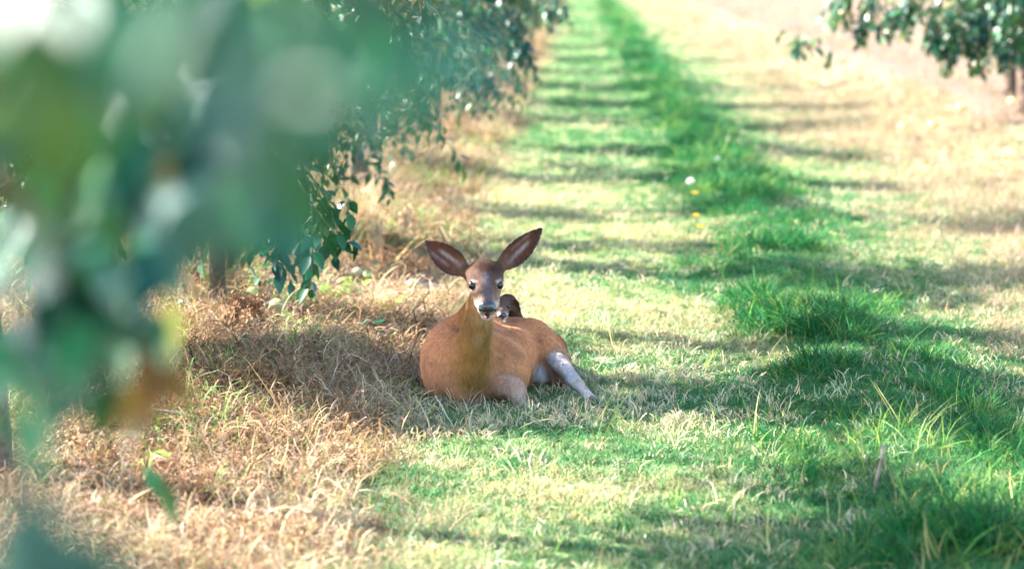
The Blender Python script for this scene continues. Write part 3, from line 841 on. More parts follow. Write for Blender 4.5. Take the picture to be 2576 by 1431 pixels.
def ear_fn(base, tip, face, width, th=.0055, cup=.030):
    """A cupped leaf-shaped ear from base to tip, its hollow turned towards 'face'."""
    base = np.array(base, float); ax = np.array(tip, float) - base; L = np.linalg.norm(ax); ax /= L
    nrm = np.array(face, float); nrm -= ax * (nrm @ ax); nrm /= np.linalg.norm(nrm)
    sd_ = np.cross(ax, nrm)
    def coords(P):
        q = P - base; u = (q @ ax) / L; s = q @ sd_; t = q @ nrm
        uc = np.clip(u, 0, 1)
        w = width * (np.sin(math.pi * np.clip(uc, 0, 1) ** .82) ** .72) * .86 + width * .30 * (1 - uc) ** 2
        return u, s, t, w
    def fn(P):
        u, s, t, w = coords(P)
        c = cup * np.clip(np.abs(s) / np.maximum(w, .004), 0, 1.3) ** 2 * np.clip(w / width, 0, 1)
        d = np.abs(t - c + cup * .35) - th
        return np.maximum(np.maximum(d * .8, (np.abs(s) - w) * .75), np.maximum(-u, u - 1) * L)
    lo = np.minimum(base, tip) - width - .02; hi = np.maximum(base, tip) + width + .02
    return fn, coords, lo, hi, nrm

BROWN = (.58, .245, .115); RED = (.40, .17, .065); DARKFACE = (.085, .040, .026); TAN = (.40, .21, .10); WHITE = (.66, .62, .59)
BRIDGE = (.085, .070, .078); OLIVE = (.24, .125, .030); BLACKISH = (.020, .016, .015); SKYLIT_BACK = (.55, .28, .17)

def fur_mat():
    m, n, l, p = nodes('deer coat')
    a = n.new('ShaderNodeAttribute'); a.attribute_name = 'col'
    tc = n.new('ShaderNodeTexCoord')
    mp = n.new('ShaderNodeMapping'); mp.inputs['Scale'].default_value = (90, 90, 28); l.new(tc.outputs['Object'], mp.inputs[0])
    t = noise_node(n, l, 1.0, 5, mp.outputs[0]); t_big = noise_node(n, l, 9, 4, tc.outputs['Object'])
    mr = n.new('ShaderNodeMapRange'); mr.inputs[1].default_value = .25; mr.inputs[2].default_value = .75; mr.inputs[3].default_value = .78; mr.inputs[4].default_value = 1.2
    l.new(t.outputs['Fac'], mr.inputs[0])
    vm = n.new('ShaderNodeVectorMath'); vm.operation = 'SCALE'; grey = mix_rgb(n, l, 1.0, a.outputs['Color'], (.62, .66, .74, 1), 'MULTIPLY')
    mg = n.new('ShaderNodeMapRange'); mg.inputs[1].default_value = .42; mg.inputs[2].default_value = .68; l.new(t_big.outputs['Fac'], mg.inputs[0])
    l.new(mix_rgb(n, l, mg.outputs[0], a.outputs['Color'], grey), vm.inputs[0]); l.new(mr.outputs[0], vm.inputs['Scale'])
    l.new(vm.outputs[0], p.inputs['Base Color']); p.inputs['Roughness'].default_value = .75; p.inputs['Specular IOR Level'].default_value = .06
    b = n.new('ShaderNodeBump'); b.inputs['Strength'].default_value = .25; b.inputs['Distance'].default_value = .004
    l.new(t.outputs['Fac'], b.inputs['Height']); l.new(b.outputs[0], p.inputs['Normal'])
    return m
M['fur'] = fur_mat()
def gloss_mat(name, c, r, spec=.5, coat=0):
    m, n, l, p = nodes(name)
    tc = n.new('ShaderNodeTexCoord'); t = noise_node(n, l, 220, 3, tc.outputs['Object'])
    p.inputs['Base Color'].default_value = rgb(c); p.inputs['Roughness'].default_value = r; p.inputs['Specular IOR Level'].default_value = spec
    p.inputs['Coat Weight'].default_value = coat; p.inputs['Coat Roughness'].default_value = .1
    b = n.new('ShaderNodeBump'); b.inputs['Strength'].default_value = .15; b.inputs['Distance'].default_value = .002
    l.new(t.outputs['Fac'], b.inputs['Height']); l.new(b.outputs[0], p.inputs['Normal'])
    return m
M['eye'] = gloss_mat('eye', (.008, .005, .004), .08, .6)
M['nose'] = gloss_mat('wet nose leather', (.018, .020, .024), .32, .7, .3)
M['tongue'] = gloss_mat('tongue', (.16, .02, .018), .5)
M['hoof'] = gloss_mat('hoof horn', (.10, .075, .06), .6)

def ellipsoid(name, c, r, R, mat, parent, base, seg=20, rings=12):
    V, F = [], []
    for i in range(rings + 1):
        th = math.pi * i / rings
        for j in range(seg):
            ph = 2 * math.pi * j / seg
            q = np.array([r[0] * math.sin(th) * math.cos(ph), r[1] * math.sin(th) * math.sin(ph), r[2] * math.cos(th)])
            V.append(R @ q + c - base)
    for i in range(rings):
        for j in range(seg):
            j2 = (j + 1) % seg; F.append((i * seg + j, (i + 1) * seg + j, (i + 1) * seg + j2, i * seg + j2))
    return new_obj(name, mesh(name, V, F), mat, parent)

def head(field, o, fwd, s, ears, parent, base, roll=0.0, mouth=True):
    """Adds a deer head to the field; o lies between the eyes, fwd is where it faces. Eyes, nose and tongue become parts."""
    f = np.array(fwd, float); f /= np.linalg.norm(f)
    r = np.cross(f, [0, 0, 1.0]); r /= np.linalg.norm(r); r = -r if r[0] < 0 else r
    u = np.cross(r, f); u = u if u[2] > 0 else -u
    c_, s_ = math.cos(roll), math.sin(roll); r, u = r * c_ + u * s_, u * c_ - r * s_
    R = np.stack([r, f, u], 1)
    def W(a, b, c): return o + s * (r * a + f * b + u * c)
    E = lambda c, rr, k, col: field.ell(W(*c), np.array(rr) * s, R, k * s, col)
    Kn = lambda a, b, ra, rb, k, col, cut=False: field.cone(W(*a), W(*b), ra * s, rb * s, k * s, col, cut)
    E((0, -.040, .000), (.067, .075, .050), .03, DARKFACE)               # skull
    E((0, -.02, .024), (.048, .055, .032), .03, (.085, .038, .024))       # brow
    Kn((0, .015, .000), (0, .135, -.012), .052, .034, .03, (.17, .082, .045))   # muzzle
    Kn((0, .05, .022), (0, .140, .012), .026, .022, .02, BRIDGE)         # nose bridge
    for q in (-1, 1):
        E((q * .047, -.03, -.030), (.030, .060, .050), .03, (.34, .185, .085))   # cheek
        E((q * .052, .008, .024), (.018, .024, .014), .012, (.12, .065, .045))     # brow over eye
        E((q * .054, .026, -.020), (.015, .022, .009), .010, (.52, .38, .28))     # pale ring below the eye
        E((q * .047, .034, .026), (.011, .014, .007), .010, (.55, .42, .33))      # pale ring above the eye
        Kn((q * .026, .120, -.022), (q * .030, .055, -.028), .026, .030, .02, TAN)
        E((q * .022, .158, -.026), (.018, .020, .018), .012, (.50, .40, .32))
    Kn((0, .0, -.062), (0, .135, -.062), .040, .020, .025, (.48, .36, .26))      # jaw
    E((0, .142, -.072), (.026, .026, .015), .010, WHITE)                      # chin
    if mouth:
        field.cone(W(0, .205, -.052), W(0, .120, -.048), .012 * s, .010 * s, .008 * s, BLACKISH, True)
        field.ell(W(0, .168, -.049), np.array([.026, .035, .009]) * s, R, .006 * s, BLACKISH, True)
        ellipsoid('tongue', W(0, .158, -.058), np.array([.011, .019, .005]) * s, R, M['tongue'], parent, base, 14, 8)
    # nose leather: broad top, narrow bottom, with nostrils
    nf = Field(W(0, .165, -.012) - .07 * s, W(0, .165, -.012) + .07 * s, .0022 * s)
    nf.ell(W(0, .158, .002), np.array([.034, .022, .021]) * s, R, .008 * s)
    nf.cone(W(0, .163, -.006), W(0, .160, -.030), .023 * s, .015 * s, .012 * s)
    for q in (-1, 1):
        nf.ell(W(q * .024, .166, -.008), np.array([.016, .018, .015]) * s, R, .008 * s)
        nf.ell(W(q * .026, .186, -.010), np.array([.0075, .012, .0055]) * s, R, .003 * s, None, True)
    nv, nq = nf.surface()
    new_obj('nose', mesh('nose', nv - base, nq), M['nose'], parent)
    for q in (-1, 1):
        e = W(q * .0565, .036, .004)
        ellipsoid('eye', e, np.array([.0180, .0200, .0190]) * s, R, M['eye'], parent, base)
    W_ret = W
    for (b, t, face, w, inner) in ears:
        fn, coords, lo, hi, nrm = ear_fn(b, t, face, w)
        def colfn(P, coords=coords, w=w, inner=inner):
            u_, s__, t_, ww = coords(P)
            front = smooth(-.004, .004, t_ + .010 - .030 * (np.abs(s__) / np.maximum(ww, .004)) ** 2 * .9)
            e = np.abs(s__) / np.maximum(ww, .004)
            ins = np.array([.125, .044, .026])[None] * np.ones((len(P), 1))
            rim = smooth(.72, .92, e)[:, None]; tipd = smooth(.82, .95, u_)[:, None]
            wh = .85 * (np.exp(-((s__ / w - inner * (.22 - .25 * u_)) / .15) ** 2) * smooth(.06, .14, u_) * (1 - smooth(.52, .72, u_)))[:, None]
            wh2 = (np.exp(-((s__ / w + inner * .42) / .13) ** 2) * smooth(.25, .4, u_) * (1 - smooth(.7, .85, u_)))[:, None] * .35
            c = ins * (1 - np.clip(wh + wh2, 0, 1)) + np.array([.42, .33, .31]) * np.clip(wh + wh2, 0, 1)
            c = c * (1 - np.maximum(rim, tipd)) + np.array([.055, .038, .034]) * np.maximum(rim, tipd)
            back = np.array([.10, .06, .045])
            return c * front[:, None] + back * (1 - front[:, None])
        field.put(fn, lo, hi, .010, colfn)
        field.cone(np.array(b) - (np.array(t) - np.array(b)) * .10, np.array(b) + (np.array(t) - np.array(b)) * .10, .024 * s, .020 * s, .022 * s, (.15, .08, .055))
    return W_ret

def fur(V, F, cols, n, parent, name, rng, flow, length, base, skip=None):
    """Short hairs lying along the coat: slim triangles rooted in the skin."""
    a, b, c, d = V[F[:, 0]], V[F[:, 1]], V[F[:, 2]], V[F[:, 3]]
    nr = np.cross(c - a, d - b); ar = np.linalg.norm(nr, axis=1); nr /= np.maximum(ar[:, None], 1e-12)
    k = rng.choice(len(F), n, p=ar / ar.sum())
    u, v = rng.uniform(size=(n, 1)), rng.uniform(size=(n, 1))
    P = (a[k] * (1 - u) + b[k] * u) * (1 - v) + (d[k] * (1 - u) + c[k] * u) * v
    N_ = nr[k]; L = length(P)
    fl = flow(P); fl = fl - N_ * np.sum(fl * N_, 1, keepdims=True); fl /= np.maximum(np.linalg.norm(fl, axis=1, keepdims=True), 1e-6)
    dr = fl + N_ * .38 + rng.normal(0, .16, (n, 3)); dr /= np.linalg.norm(dr, axis=1, keepdims=True)
    sd_ = np.cross(dr, N_); sd_ /= np.maximum(np.linalg.norm(sd_, axis=1, keepdims=True), 1e-6)
    keep_ = L > .001
    P, dr, sd_, L, k = P[keep_], dr[keep_], sd_[keep_], L[keep_], k[keep_]
    m_ = len(P); L = L * rng.uniform(.6, 1.3, m_)
    w = .0011
    VV = np.stack([P - sd_ * w - dr * .001, P + sd_ * w - dr * .001, P + dr * L[:, None]], 1).reshape(-1, 3) - base
    CC = cols[F[k, 0]] * rng.uniform(.78, 1.25, (m_, 1))
    return new_obj(name, mesh(name, VV, np.arange(3 * m_).reshape(-1, 3), False, np.repeat(CC, 3, 0)), M['fur'], parent)

def yaw(a): return np.array([[math.cos(a), math.sin(a), 0], [-math.sin(a), math.cos(a), 0], [0, 0, 1.0]])   # turns +Y towards +X

# --- the doe
DB = np.array([-.08, 10.35, 0.0])
doe = empty('doe', DB)
tag(doe, 'reddish brown doe lying on the mown grass, facing forward with ears spread', 'deer')
fd = Field((-.62, 9.66, -.06), (.56, 11.05, .86), .0062)
Y15 = yaw(.26)
fd.ell((-.135, 10.44, .125), (.205, .40, .155), Y15, .06, BROWN)           # barrel
fd.ell((-.175, 10.17, .145), (.185, .165, .155), None, .06, BROWN)       # chest
fd.ell((-.285, 10.22, .140), (.105, .175, .175), yaw(.1), .05, BROWN)      # shoulder
fd.ell((-.035, 10.17, .110), (.110, .150, .130), yaw(-.1), .05, (.54, .225, .095))
fd.ell((-.165, 10.04, .110), (.085, .070, .110), None, .05, OLIVE)     # brisket
fd.cone((-.24, 10.28, .265), (-.02, 10.70, .205), .050, .060, .06, SKYLIT_BACK) # back line, sky light on its top put into the pinker colour
fd.ell((.035, 10.66, .125), (.160, .20, .125), Y15, .05, BROWN)          # rump
fd.ell((.02, 10.42, .115), (.095, .20, .140), yaw(.2), .05, (.54, .22, .095))    # belly on the near side
# hind leg stretched out to the side, pale inner face
fd.cone((.085, 10.60, .165), (.165, 10.50, .150), .105, .072, .05, (.54, .22, .09))
fd.cone((.165, 10.50, .150), (.215, 10.455, .105), .068, .047, .03, (.54, .22, .095))
fd.cone((.205, 10.44, .118), (.265, 10.22, .066), .045, .029, .02, (.52, .33, .22))
fd.cone((.265, 10.22, .066), (.290, 10.16, .050), .030, .027, .015, (.50, .36, .27))
fd.cone((.290, 10.16, .050), (.335, 10.02, .022), .022, .019, .012, (.55, .42, .33))
fd.cone((.12, 10.47, .05), (.215, 10.40, .032), .045, .028, .03, (.16, .085, .055))   # other hind leg beneath, its shade put into the dark colour
# front leg folded under the chest
fd.cone((-.10, 10.06, .080), (.005, 9.965, .078), .056, .041, .022, (.50, .25, .13))
fd.cone((.005, 9.965, .078), (.022, 9.955, .062), .039, .035, .012, (.54, .33, .22))
fd.cone((.022, 9.955, .062), (.030, 9.975, .012), .033, .027, .012, (.56, .40, .32))
fd.cone((-.235, 9.985, .25), (-.250, 9.985, .05), .026, .022, .035, None, True)
fd.cone((-.070, 9.965, .29), (-.085, 9.955, .13), .022, .022, .03, None, True)
fd.cone((.075, 10.26, .20), (.10, 10.27, .03), .020, .020, .03, None, True)
fd.cone((.022, 9.99, .028), (-.05, 10.12, .022), .022, .020, .02, (.10, .07, .055))  # folded lower foreleg, coloured dark as the shaded gap beside the knee
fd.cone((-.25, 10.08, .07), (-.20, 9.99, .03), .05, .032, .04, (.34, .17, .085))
# neck
fd.cone((-.168, 10.09, .17), (-.150, 10.035, .315), .088, .060, .040, (.33, .145, .040))
fd.cone((-.150, 10.035, .315), (-.118, 10.02, .50), .058, .052, .035, (.36, .16, .05))
fd.cone((-.16, 9.995, .13), (-.135, 9.985, .30), .050, .036, .03, OLIVE)
fd.cone((-.135, 9.995, .300), (-.112, 9.985, .42), .030, .026, .02, (.40, .27, .14))
fd.cone((-.14, 10.09, .42), (-.24, 10.28, .26), .045, .055, .05, (.42, .175, .06))
o = at(1221, 704, 9.93)
e1b, e1t = at(1168, 681, 10.0), at(1068, 604, 10.02)
e2b, e2t = at(1262, 668, 10.0), at(1366, 574, 10.03)
EARS = [(e1b, e1t, (-.15, -1, .05), .058, 1.0), (e2b, e2t, (.25, -1, .05), .052, 1.0)]
DW = head(fd, o, (.07, -.82, -.57), 1.0, EARS, doe, DB)
Vd, Fd = fd.surface()
cd = fd.colours(Vd)

def paint(V, cols, c, r, col, soft=.5, strength=1.0):
    d = np.linalg.norm((V - np.array(c)) / np.array(r), axis=1)
    w = ((1 - smooth(1 - soft, 1, d)) * strength)[:, None]
    return cols * (1 - w) + np.array(col) * w
def paint_line(V, cols, a, b, r, col, dirn=None, strength=1.0):
    a = np.array(a); b = np.array(b); ab = b - a
    t = np.clip(((V - a) @ ab) / (ab @ ab), 0, 1); d = np.linalg.norm(V - (a + t[:, None] * ab), axis=1)
    w = ((1 - smooth(r * .35, r, d)) * strength)[:, None]
    return cols * (1 - w) + np.array(col) * w
# white inside of the stretched hind leg, facing forward and down; white belly
cd = paint_line(Vd, cd, (.185, 10.385, .125), (.260, 10.19, .060), .055, WHITE)
cd = paint_line(Vd, cd, (.265, 10.19, .056), (.330, 10.01, .018), .028, WHITE)
cd = paint(Vd, cd, (.125, 10.36, .045), (.045, .12, .085), WHITE, .5, .9)
cd = paint(Vd, cd, (.025, 9.94, .035), (.036, .05, .05), (.58, .46, .38), .7, .8)
cd = paint(Vd, cd, at(1203, 857, 9.955), (.030, .06, .045), (.36, .30, .22), .8, .5)
cd = paint(Vd, cd, (-.05, 10.02, .015), (.12, .07, .03), (.55, .42, .34), .6, .5)
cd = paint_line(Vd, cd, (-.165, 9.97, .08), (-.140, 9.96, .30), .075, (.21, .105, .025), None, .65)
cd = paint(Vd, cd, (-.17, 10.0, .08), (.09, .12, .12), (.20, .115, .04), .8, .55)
cd = paint(Vd, cd, DW(0, -.02, .05), (.062, .062, .034), (.050, .023, .015), .7, .9)      # dark crown
for q in (-1, 1):
    cd = paint_line(Vd, cd, DW(q * .024, .05, .035), DW(q * .034, .145, -.005), .020, (.20, .12, .08), None, .8)
    cd = paint(Vd, cd, DW(q * .056, .036, .006), (.033, .033, .031), (.62, .50, .42), .45, .9)   # pale ring
    cd = paint(Vd, cd, DW(q * .058, .034, .004), (.0235, .0235, .0215), (.02, .014, .012), .4, 1.0)  # dark lids
    cd = paint(Vd, cd, DW(q * .034, .135, -.012), (.022, .030, .022), (.55, .45, .37), .7, .8)
fw_ = (1 - smooth(.075, .14, np.linalg.norm(Vd - DW(0, .0, .03), axis=1)))[:, None]
cd = cd * (1 - fw_ * np.array([.50, .54, .52]))
for q in (-1, 1):
    cd = paint(Vd, cd, DW(q * .050, .040, .027), (.022, .022, .010), (.50, .40, .33), .6, .75)
    cd = paint(Vd, cd, DW(q * .052, .040, -.018), (.022, .022, .010), (.50, .40, .33), .6, .75)
cd = paint_line(Vd, cd, DW(0, .035, .05), DW(0, .150, .022), .026, (.085, .072, .085), None, .72)   # slate bridge
cd = paint(Vd, cd, DW(0, .140, -.085), (.032, .042, .020), (.46, .40, .35), .6, .7)
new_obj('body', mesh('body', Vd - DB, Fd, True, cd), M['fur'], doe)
new_obj('hoof', mesh('hoof', *tube([np.array([.330, 10.03, .022]) - DB, np.array([.345, 9.995, .016]) - DB, np.array([.358, 9.965, .006]) - DB], [.018, .016, .007], 10)), M['hoof'], doe)

def flow_doe(P):
    f = np.zeros_like(P); f[:] = (.15, .55, -.75)
    neck = smooth(.22, .40, P[:, 2])[:, None] * (1 - smooth(.45, .5, P[:, 2]))[:, None]
    f = f * (1 - neck) + np.array([-.05, .25, -.95]) * neck
    leg = smooth(.17, .22, P[:, 0])[:, None]
    f = f * (1 - leg) + np.array([.4, -.8, -.4]) * leg
    return f
def len_doe(P):
    face = np.linalg.norm(P - o - np.array([0, -.05, -.02]), axis=1) < .16
    ear = (P[:, 2] > .52)
    lim = P[:, 0] > .24
    return np.where(face, .0045, np.where(ear, .006, np.where(lim, .007, .013)))
fo = fur(Vd, Fd, cd, 130000, doe, 'fur', np.random.default_rng(3), flow_doe, len_doe, DB); tag(fo, kind='stuff')

# --- the young deer lying behind her
FB = np.array([.02, 10.98, 0.0])
fawn = empty('fawn', FB)
tag(fawn, 'small dark brown deer mostly hidden behind the doe, black nose over her back', 'deer')
ff = Field((-.55, 10.30, -.05), (.50, 11.55, .62), .0062)
FBR = (.19, .085, .050)
ff.ell((-.08, 11.10, .10), (.15, .25, .12), yaw(-.35), .05, FBR)
ff.ell((-.04, 10.98, .11), (.12, .13, .115), None, .05, FBR)
ff.ell((-.16, 11.28, .09), (.13, .14, .10), None, .05, FBR)
ff.cone((.02, 10.96, .14), (-.02, 10.66, .335), .060, .045, .05, FBR)
for q in (-1, 1):
    ff.cone((-.04 + .08 * q, 10.95, .05), (-.03 + .09 * q, 10.86, .03), .035, .024, .03, FBR)
    ff.cone((-.16 + .1 * q, 11.26, .05), (-.10 + .1 * q, 11.12, .03), .05, .028, .03, FBR)
nose_f = at(1264, 799, 10.46)
fw = np.array([.05, -.93, -.36]); fw /= np.linalg.norm(fw)
of = nose_f - fw * .165 * .52 + np.array([0, 0, .012])
eb, et = of + np.array([.034, .03, .014]), of + np.array([.085, .03, -.035])
eb2, et2 = of + np.array([-.040, .03, .022]), of + np.array([-.13, .03, .03])
head(ff, of, fw, .52, [(eb, et, (.2, -1, .2), .028, 1.0), (eb2, et2, (-.2, -1, .2), .026, 1.0)], fawn, FB, .1, False)
Vf, Ff = ff.surface(); cf = ff.colours(Vf) * np.array([.40, .36, .36])
cf = paint(Vf, cf, nose_f + np.array([0, .015, .002]), (.036, .05, .030), (.55, .48, .42), .4, .8)
cf = paint(Vf, cf, nose_f + np.array([.02, .02, -.03]), (.05, .05, .022), (.70, .62, .56), .5, .8)
new_obj('body', mesh('body', Vf - FB, Ff, True, cf), M['fur'], fawn)

# ------------------------------------------------------------------ small things on the ground
PEAR_PROFILE = [(0, -.50), (.10, -.485), (.24, -.43), (.37, -.28), (.41, -.10), (.36, .10), (.25, .27), (.17, .38), (.12, .46), (.05, .50), (0, .50)]
def pear_mesh():
    V, F = [], []; seg = 14
    for (r, z) in PEAR_PROFILE:
        for k in range(seg):
            w = 2 * math.pi * k / seg; V.append((r * math.cos(w), r * math.sin(w), z))
    for i in range(len(PEAR_PROFILE) - 1):
        for k in range(seg):
            k2 = (k + 1) % seg; F.append((i * seg + k, i * seg + k2, (i + 1) * seg + k2, (i + 1) * seg + k))
    return mesh('fruit', V, F)
PM = {}
for key in ('pear', 'pear_green', 'pear_cream'):
    me = pear_mesh(); me.materials.append(M[key]); PM[key] = me
stem_me = mesh('stem', *tube([(0, 0, .48), (.01, 0, .6), (.05, .01, .74)], [.028, .02, .024], 6)); stem_me.materials.append(M['bark'])
def pear(px, py, size, key, label, group, seed, lift=.30):
    g_ = ground_hit(px, py); r_ = random.Random(seed)
    t = empty('pear', (g_[0], g_[1], float(H(g_[0], g_[1])) + size * lift)); tag(t, label, 'pear', group)
    t.rotation_euler = (math.pi / 2 + r_.uniform(-.25, .25), r_.uniform(-.3, .3), r_.uniform(0, 6.28)); t.scale = (size,) * 3
    fr = new_obj('fruit', PM[key], None, t); new_obj('stem', stem_me, None, fr)
LG, RG = 'fallen pears among the dead weeds', 'fallen pears on the earth bank'
pear(692, 792, .115, 'pear_cream', 'large bleached cream pear among dead weeds beside yellow-green seedlings', LG, 1, .34)
pear(636, 752, .085, 'pear_green', 'green bruised pear between the large bleached pear and the tree trunk', LG, 2, .34)
pear(1042, 728, .085, 'pear_cream', 'small round cream pear on bare ground just behind the doe', LG, 3, .34)
pear(895, 700, .09, 'pear_cream', 'dull cream pear at the foot of the low hanging shoots', LG, 5)
pear(925, 705, .08, 'pear_green', 'green pear beside the dull cream pear below hanging shoots', LG, 6)
pear(2420, 283, .12, 'pear', 'bright yellow pear casting a small shadow on the bank edge', RG, 8, .45)
pear(2112, 160, .12, 'pear', 'yellow pear far along the bank under the small leafy sprig', RG, 9, .45)
pear(2188, 212, .11, 'pear_cream', 'pale cream pear on the earth between two yellow pears', RG, 10, .45)
pear(2120, 243, .10, 'pear', 'small yellow pear where dry grass meets the bare earth', RG, 11)
pear(2270, 325, .10, 'pear', 'yellow pear lying in dry grass below the bank edge', RG, 12)
pear(2345, 320, .09, 'pear', 'small yellow pear in dry grass near the shadowed hollow', RG, 13)
pear(2545, 262, .10, 'pear', 'yellow pear near the trunk of the glossy drooping tree', RG, 14)
pear(2236, 232, .09, 'pear_cream', 'small cream pear lying on open pinkish earth', RG, 15)

# broadleaf seedlings
def seedling(px, py, n_, size, mat, label, seed):
    g_ = ground_hit(px, py); rg = np.random.default_rng(seed)
    b_ = np.array([g_[0], g_[1], float(H(g_[0], g_[1]))])
    t = empty('seedling', b_); tag(t, label, 'weed', 'broadleaf seedlings')
    for k in range(n_):
        az = k * 2.4 + rg.normal(0, .3); h_ = rg.uniform(.02, .10)
        top = np.array([.045 * math.cos(az), .045 * math.sin(az), h_])
        sm = new_obj('stem', mesh('stem', *tube([(0, 0, -.01), top * .6 + np.array([0, 0, .01]), top], [.003, .0025, .002], 5)), M[mat], t)
        ld = np.array([math.cos(az), math.sin(az), rg.uniform(-.3, .5)])
        leaf_part(sm, np.zeros(3), (top, frame_from(ld, rg.normal(0, .3)), size * rg.uniform(.7, 1.2)), mat, rg)
M['leaf_lime'] = mat_leafy('lime seedling leaf', False, trans=.35, rough=.45, spec=.35, base=(.26, .40, .07), var=.2, obj_rand=True)
seedling(740, 765, 7, .06, 'leaf_lime', 'yellow-green seedling beside the large bleached pear', 1)
seedling(890, 735, 7, .06, 'leaf_lime', 'yellow-green seedling in front of the dull cream pear', 2)
seedling(700, 700, 8, .065, 'leaf_green', 'dark green seedling in the shade under the hanging shoots', 3)
seedling(985, 780, 5, .055, 'leaf_lime', 'small lime seedling on bare ground beside the doe', 4)
seedling(590, 890, 6, .05, 'leaf_green', 'green seedling with round leaves in brown weeds', 5)
seedling(545, 905, 5, .045, 'leaf_green', 'tiny green seedling beside the one with round leaves', 6)
seedling(960, 705, 6, .055, 'leaf_green', 'green seedling in straw beyond the dull cream pear', 7)
for i_, (px_, py_, lb_) in enumerate(((620, 690, 'green seedling at the foot of the dark brown dock'), (800, 720, 'broad green seedling between bleached pear and hanging shoots'), (660, 730, 'low green seedling just behind the bruised green pear'),
                                   (840, 760, 'green seedling in brown weeds in front of the dull cream pear'), (1000, 690, 'green seedling in straw behind the small round cream pear'), (480, 800, 'green seedling alone in front of the propped stick'),
                                   (760, 850, 'small green seedling amid matted weeds near the doe'), (930, 860, 'slim green seedling close beside the doe'))):
    seedling(px_, py_, 8, .065, 'leaf_green' if i_ % 3 else 'leaf_lime', lb_, 20 + i_)
seedling(370, 1200, 5, .05, 'leaf_lime', 'pale seedling alone among bright straw', 8)

# dried dock-like weeds with clustered seed heads
M['dock'] = mat_plain('dried seed head', (.17, .085, .04), (.34, .19, .10), 60, .9, .3)
M['dock_pale'] = mat_plain('bleached dead stem', (.45, .31, .18), (.62, .46, .30), 60, .9, .3)
def dried_weed(px, py, h_, n_, mat, label, seed, lean=0.0):
    g_ = ground_hit(px, py); rg = np.random.default_rng(seed)
    t = empty('dried_weed', (g_[0], g_[1], float(H(g_[0], g_[1])))); tag(t, label, 'weed', 'dried upright weeds')
    for s_ in range(n_):
        a_ = rg.uniform(0, 6.28); sp = rg.uniform(.02, .12) * h_ * 2; hh = h_ * rg.uniform(.6, 1.1)
        pts = [np.array([0, 0, -.02]), np.array([sp * .3 * math.cos(a_) + lean * hh * .3, sp * .3 * math.sin(a_), hh * .5]), np.array([sp * math.cos(a_) + lean * hh, sp * math.sin(a_), hh])]
        st = new_obj('stem', mesh('stem', *tube(pts, [.005, .004, .002], 5)), M[mat], t)
        V, F = [], []
        for k in range(110):
            f_ = rg.uniform(.35, 1.03); q = pts[1] + (pts[2] - pts[1]) * (f_ * 2 - 1) if f_ > .5 else pts[0] + (pts[1] - pts[0]) * f_ * 2
            q = q + rg.normal(0, .016, 3); R_f = frame_from(rg.normal(0, 1, 3), rg.uniform(0, 6)); s0 = rg.uniform(.007, .016)
            b0 = len(V); V += [q + R_f @ (np.array(v_) * s0) for v_ in ((-.5, 0, 0), (.5, 0, .1), (0, 1, .25), (0, -.8, .2))]
            F += [(b0, b0 + 1, b0 + 2), (b0, b0 + 3, b0 + 1)]
        sh_ = new_obj('seed_head', mesh('seed_head', V, F, False), M[mat], st); sh_['kind'] = 'stuff'
dried_weed(515, 735, .22, 4, 'dock', 'dark brown dried dock before the tree trunk', 1)
dried_weed(580, 830, .20, 4, 'dock', 'brown dried dock leaning among weeds near the bruised green pear', 2, .2)
dried_weed(650, 820, .15, 3, 'dock', 'short dark dried weed beside the large bleached pear', 3, -.1)
dried_weed(630, 560, .25, 5, 'dock_pale', 'bleached dead weed standing behind the hanging shoots', 4)
dried_weed(910, 370, .30, 5, 'dock_pale', 'bleached dead weed below the glinting tree', 5)
dried_weed(1180, 250, .45, 7, 'dock_pale', 'tall tan dead weeds at the foot of the pale twigged tree', 6)
dried_weed(1240, 290, .40, 7, 'dock_pale', 'tan dead weeds leaning towards the mown grass', 7, .3)
dried_weed(1150, 330, .25, 4, 'dock', 'brown dead weed beside the tall tan weeds', 8)
dried_weed(950, 640, .20, 5, 'dock_pale', 'straw coloured dead weed beyond the dull cream pear', 9)
dried_weed(1010, 600, .20, 5, 'dock_pale', 'straw coloured dead weed behind the ear of the doe', 10, .2)

# fallen sticks, a cut stalk, flowers
def stick(name, pts2, r_, mat, label, cat, lift=.012):
    Pw = []
    for (px, py, dz) in pts2:
        g_ = ground_hit(px, py); g_[2] = float(H(g_[0], g_[1])) + lift + dz; Pw.append(g_)
    b_ = Pw[0].copy(); t = new_obj(name, mesh(name, *tube([q - b_ for q in Pw], np.linspace(r_, r_ * .6, len(Pw)), 7)), M[mat]); t.location = Vector(b_.tolist())
    tag(t, label, cat); return t
stick('fallen_stick', [(395, 700, .0), (440, 672, .03), (490, 640, .06), (520, 628, .07)], .012, 'twig', 'pale fallen stick propped against the dried dock', 'stick')
stick('fallen_stick', [(330, 1050, .02), (420, 1062, .03), (560, 1090, .02)], .008, 'twig', 'thin grey stick lying across the matted straw', 'stick')
stick('fallen_stick', [(650, 828, .0), (665, 790, .05), (680, 765, .09)], .007, 'bark', 'dark twig leaning on the large bleached pear', 'stick')
g_ = ground_hit(2200, 1235); b_ = np.array([g_[0], g_[1], float(H(g_[0], g_[1]))])
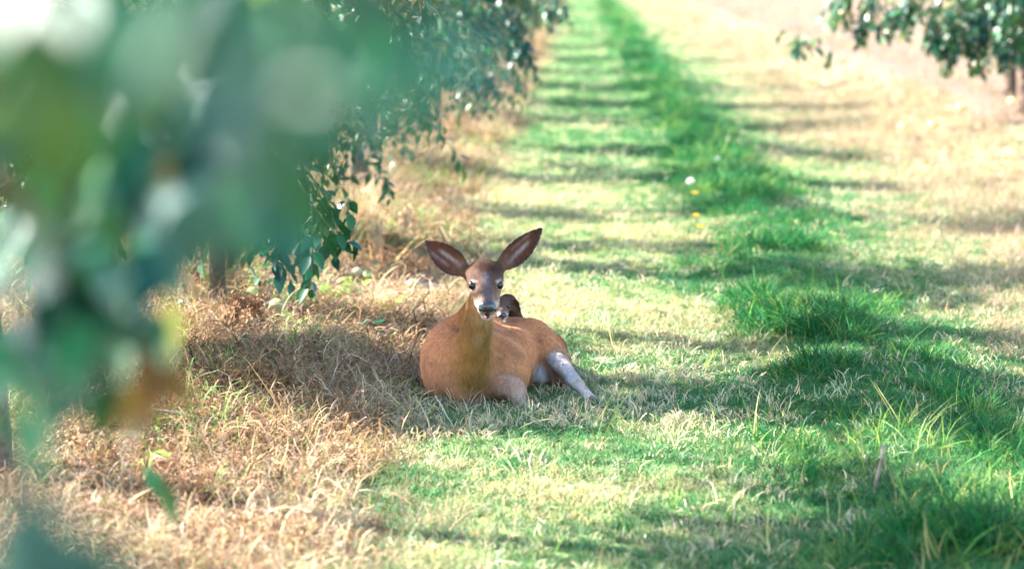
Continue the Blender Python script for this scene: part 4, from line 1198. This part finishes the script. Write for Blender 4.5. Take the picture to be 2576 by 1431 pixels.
st = new_obj('cut_stalk', mesh('cut_stalk', *tube([(0, 0, -.02), (.008, 0, .05), (.022, -.005, .11), (.026, -.01, .165)], [.007, .0065, .0065, .008], 8)), M['twig'])
st.location = Vector(b_.tolist()); tag(st, 'thick tan cut stalk standing in the uncut ridge grass', 'stalk')

M['petal_white'] = mat_leafy('white petal', False, trans=.3, rough=.6, spec=.2, base=(.82, .80, .78), var=.08)
M['petal_yellow'] = mat_leafy('yellow petal', False, trans=.3, rough=.6, spec=.2, base=(.78, .55, .03), var=.1)
def flower(px, py, h_, r_, mat, label, seed, ball=False):
    g_ = ground_hit(px, py); b_ = np.array([g_[0], g_[1], float(H(g_[0], g_[1]))]); rg = np.random.default_rng(seed)
    t = empty('flower', b_); tag(t, label, 'flower', 'small flowers on the ridge')
    sm = new_obj('stem', mesh('stem', *tube([(0, 0, -.02), (.004, 0, h_ * .5), (0, 0, h_)], [.003, .0025, .002], 5)), M['leaf_green'], t)
    V, F = [], []
    for k in range(60):
        z_ = rg.uniform(-.3, 1) if ball else rg.uniform(.15, .6); a_ = rg.uniform(0, 6.28); q_ = math.sqrt(max(0, 1 - z_ * z_))
        d_ = np.array([q_ * math.cos(a_), q_ * math.sin(a_), z_]); R_f = frame_from(d_, rg.uniform(0, 6)); b0 = len(V)
        V += [np.array([0, 0, h_]) + R_f @ (np.array(v_) * r_) for v_ in ((-.10, .15, 0), (.10, .15, 0), (.14, .8, 0), (0, 1.05, 0), (-.14, .8, 0))]
        F.append(tuple(range(b0, b0 + 5)))
    new_obj('blossom', mesh('blossom', V, F, False), M[mat], sm)
flower(1737, 490, .10, .036, 'petal_white', 'round white flower head standing on the green ridge', 1, True)
flower(1748, 510, .07, .026, 'petal_yellow', 'yellow flower just in front of the white flower head', 2)
flower(1752, 565, .06, .026, 'petal_yellow', 'yellow flower lower on the ridge, alone in pale grass', 3)
flower(1760, 590, .05, .024, 'petal_yellow', 'orange-yellow flower close beside the lone ridge flower', 4)
flower(2052, 830, .07, .018, 'petal_yellow', 'tiny yellow flower in the dark green ridge clump', 5)
flower(1805, 420, .07, .024, 'petal_white', 'small white flower further along the green ridge', 6, True)
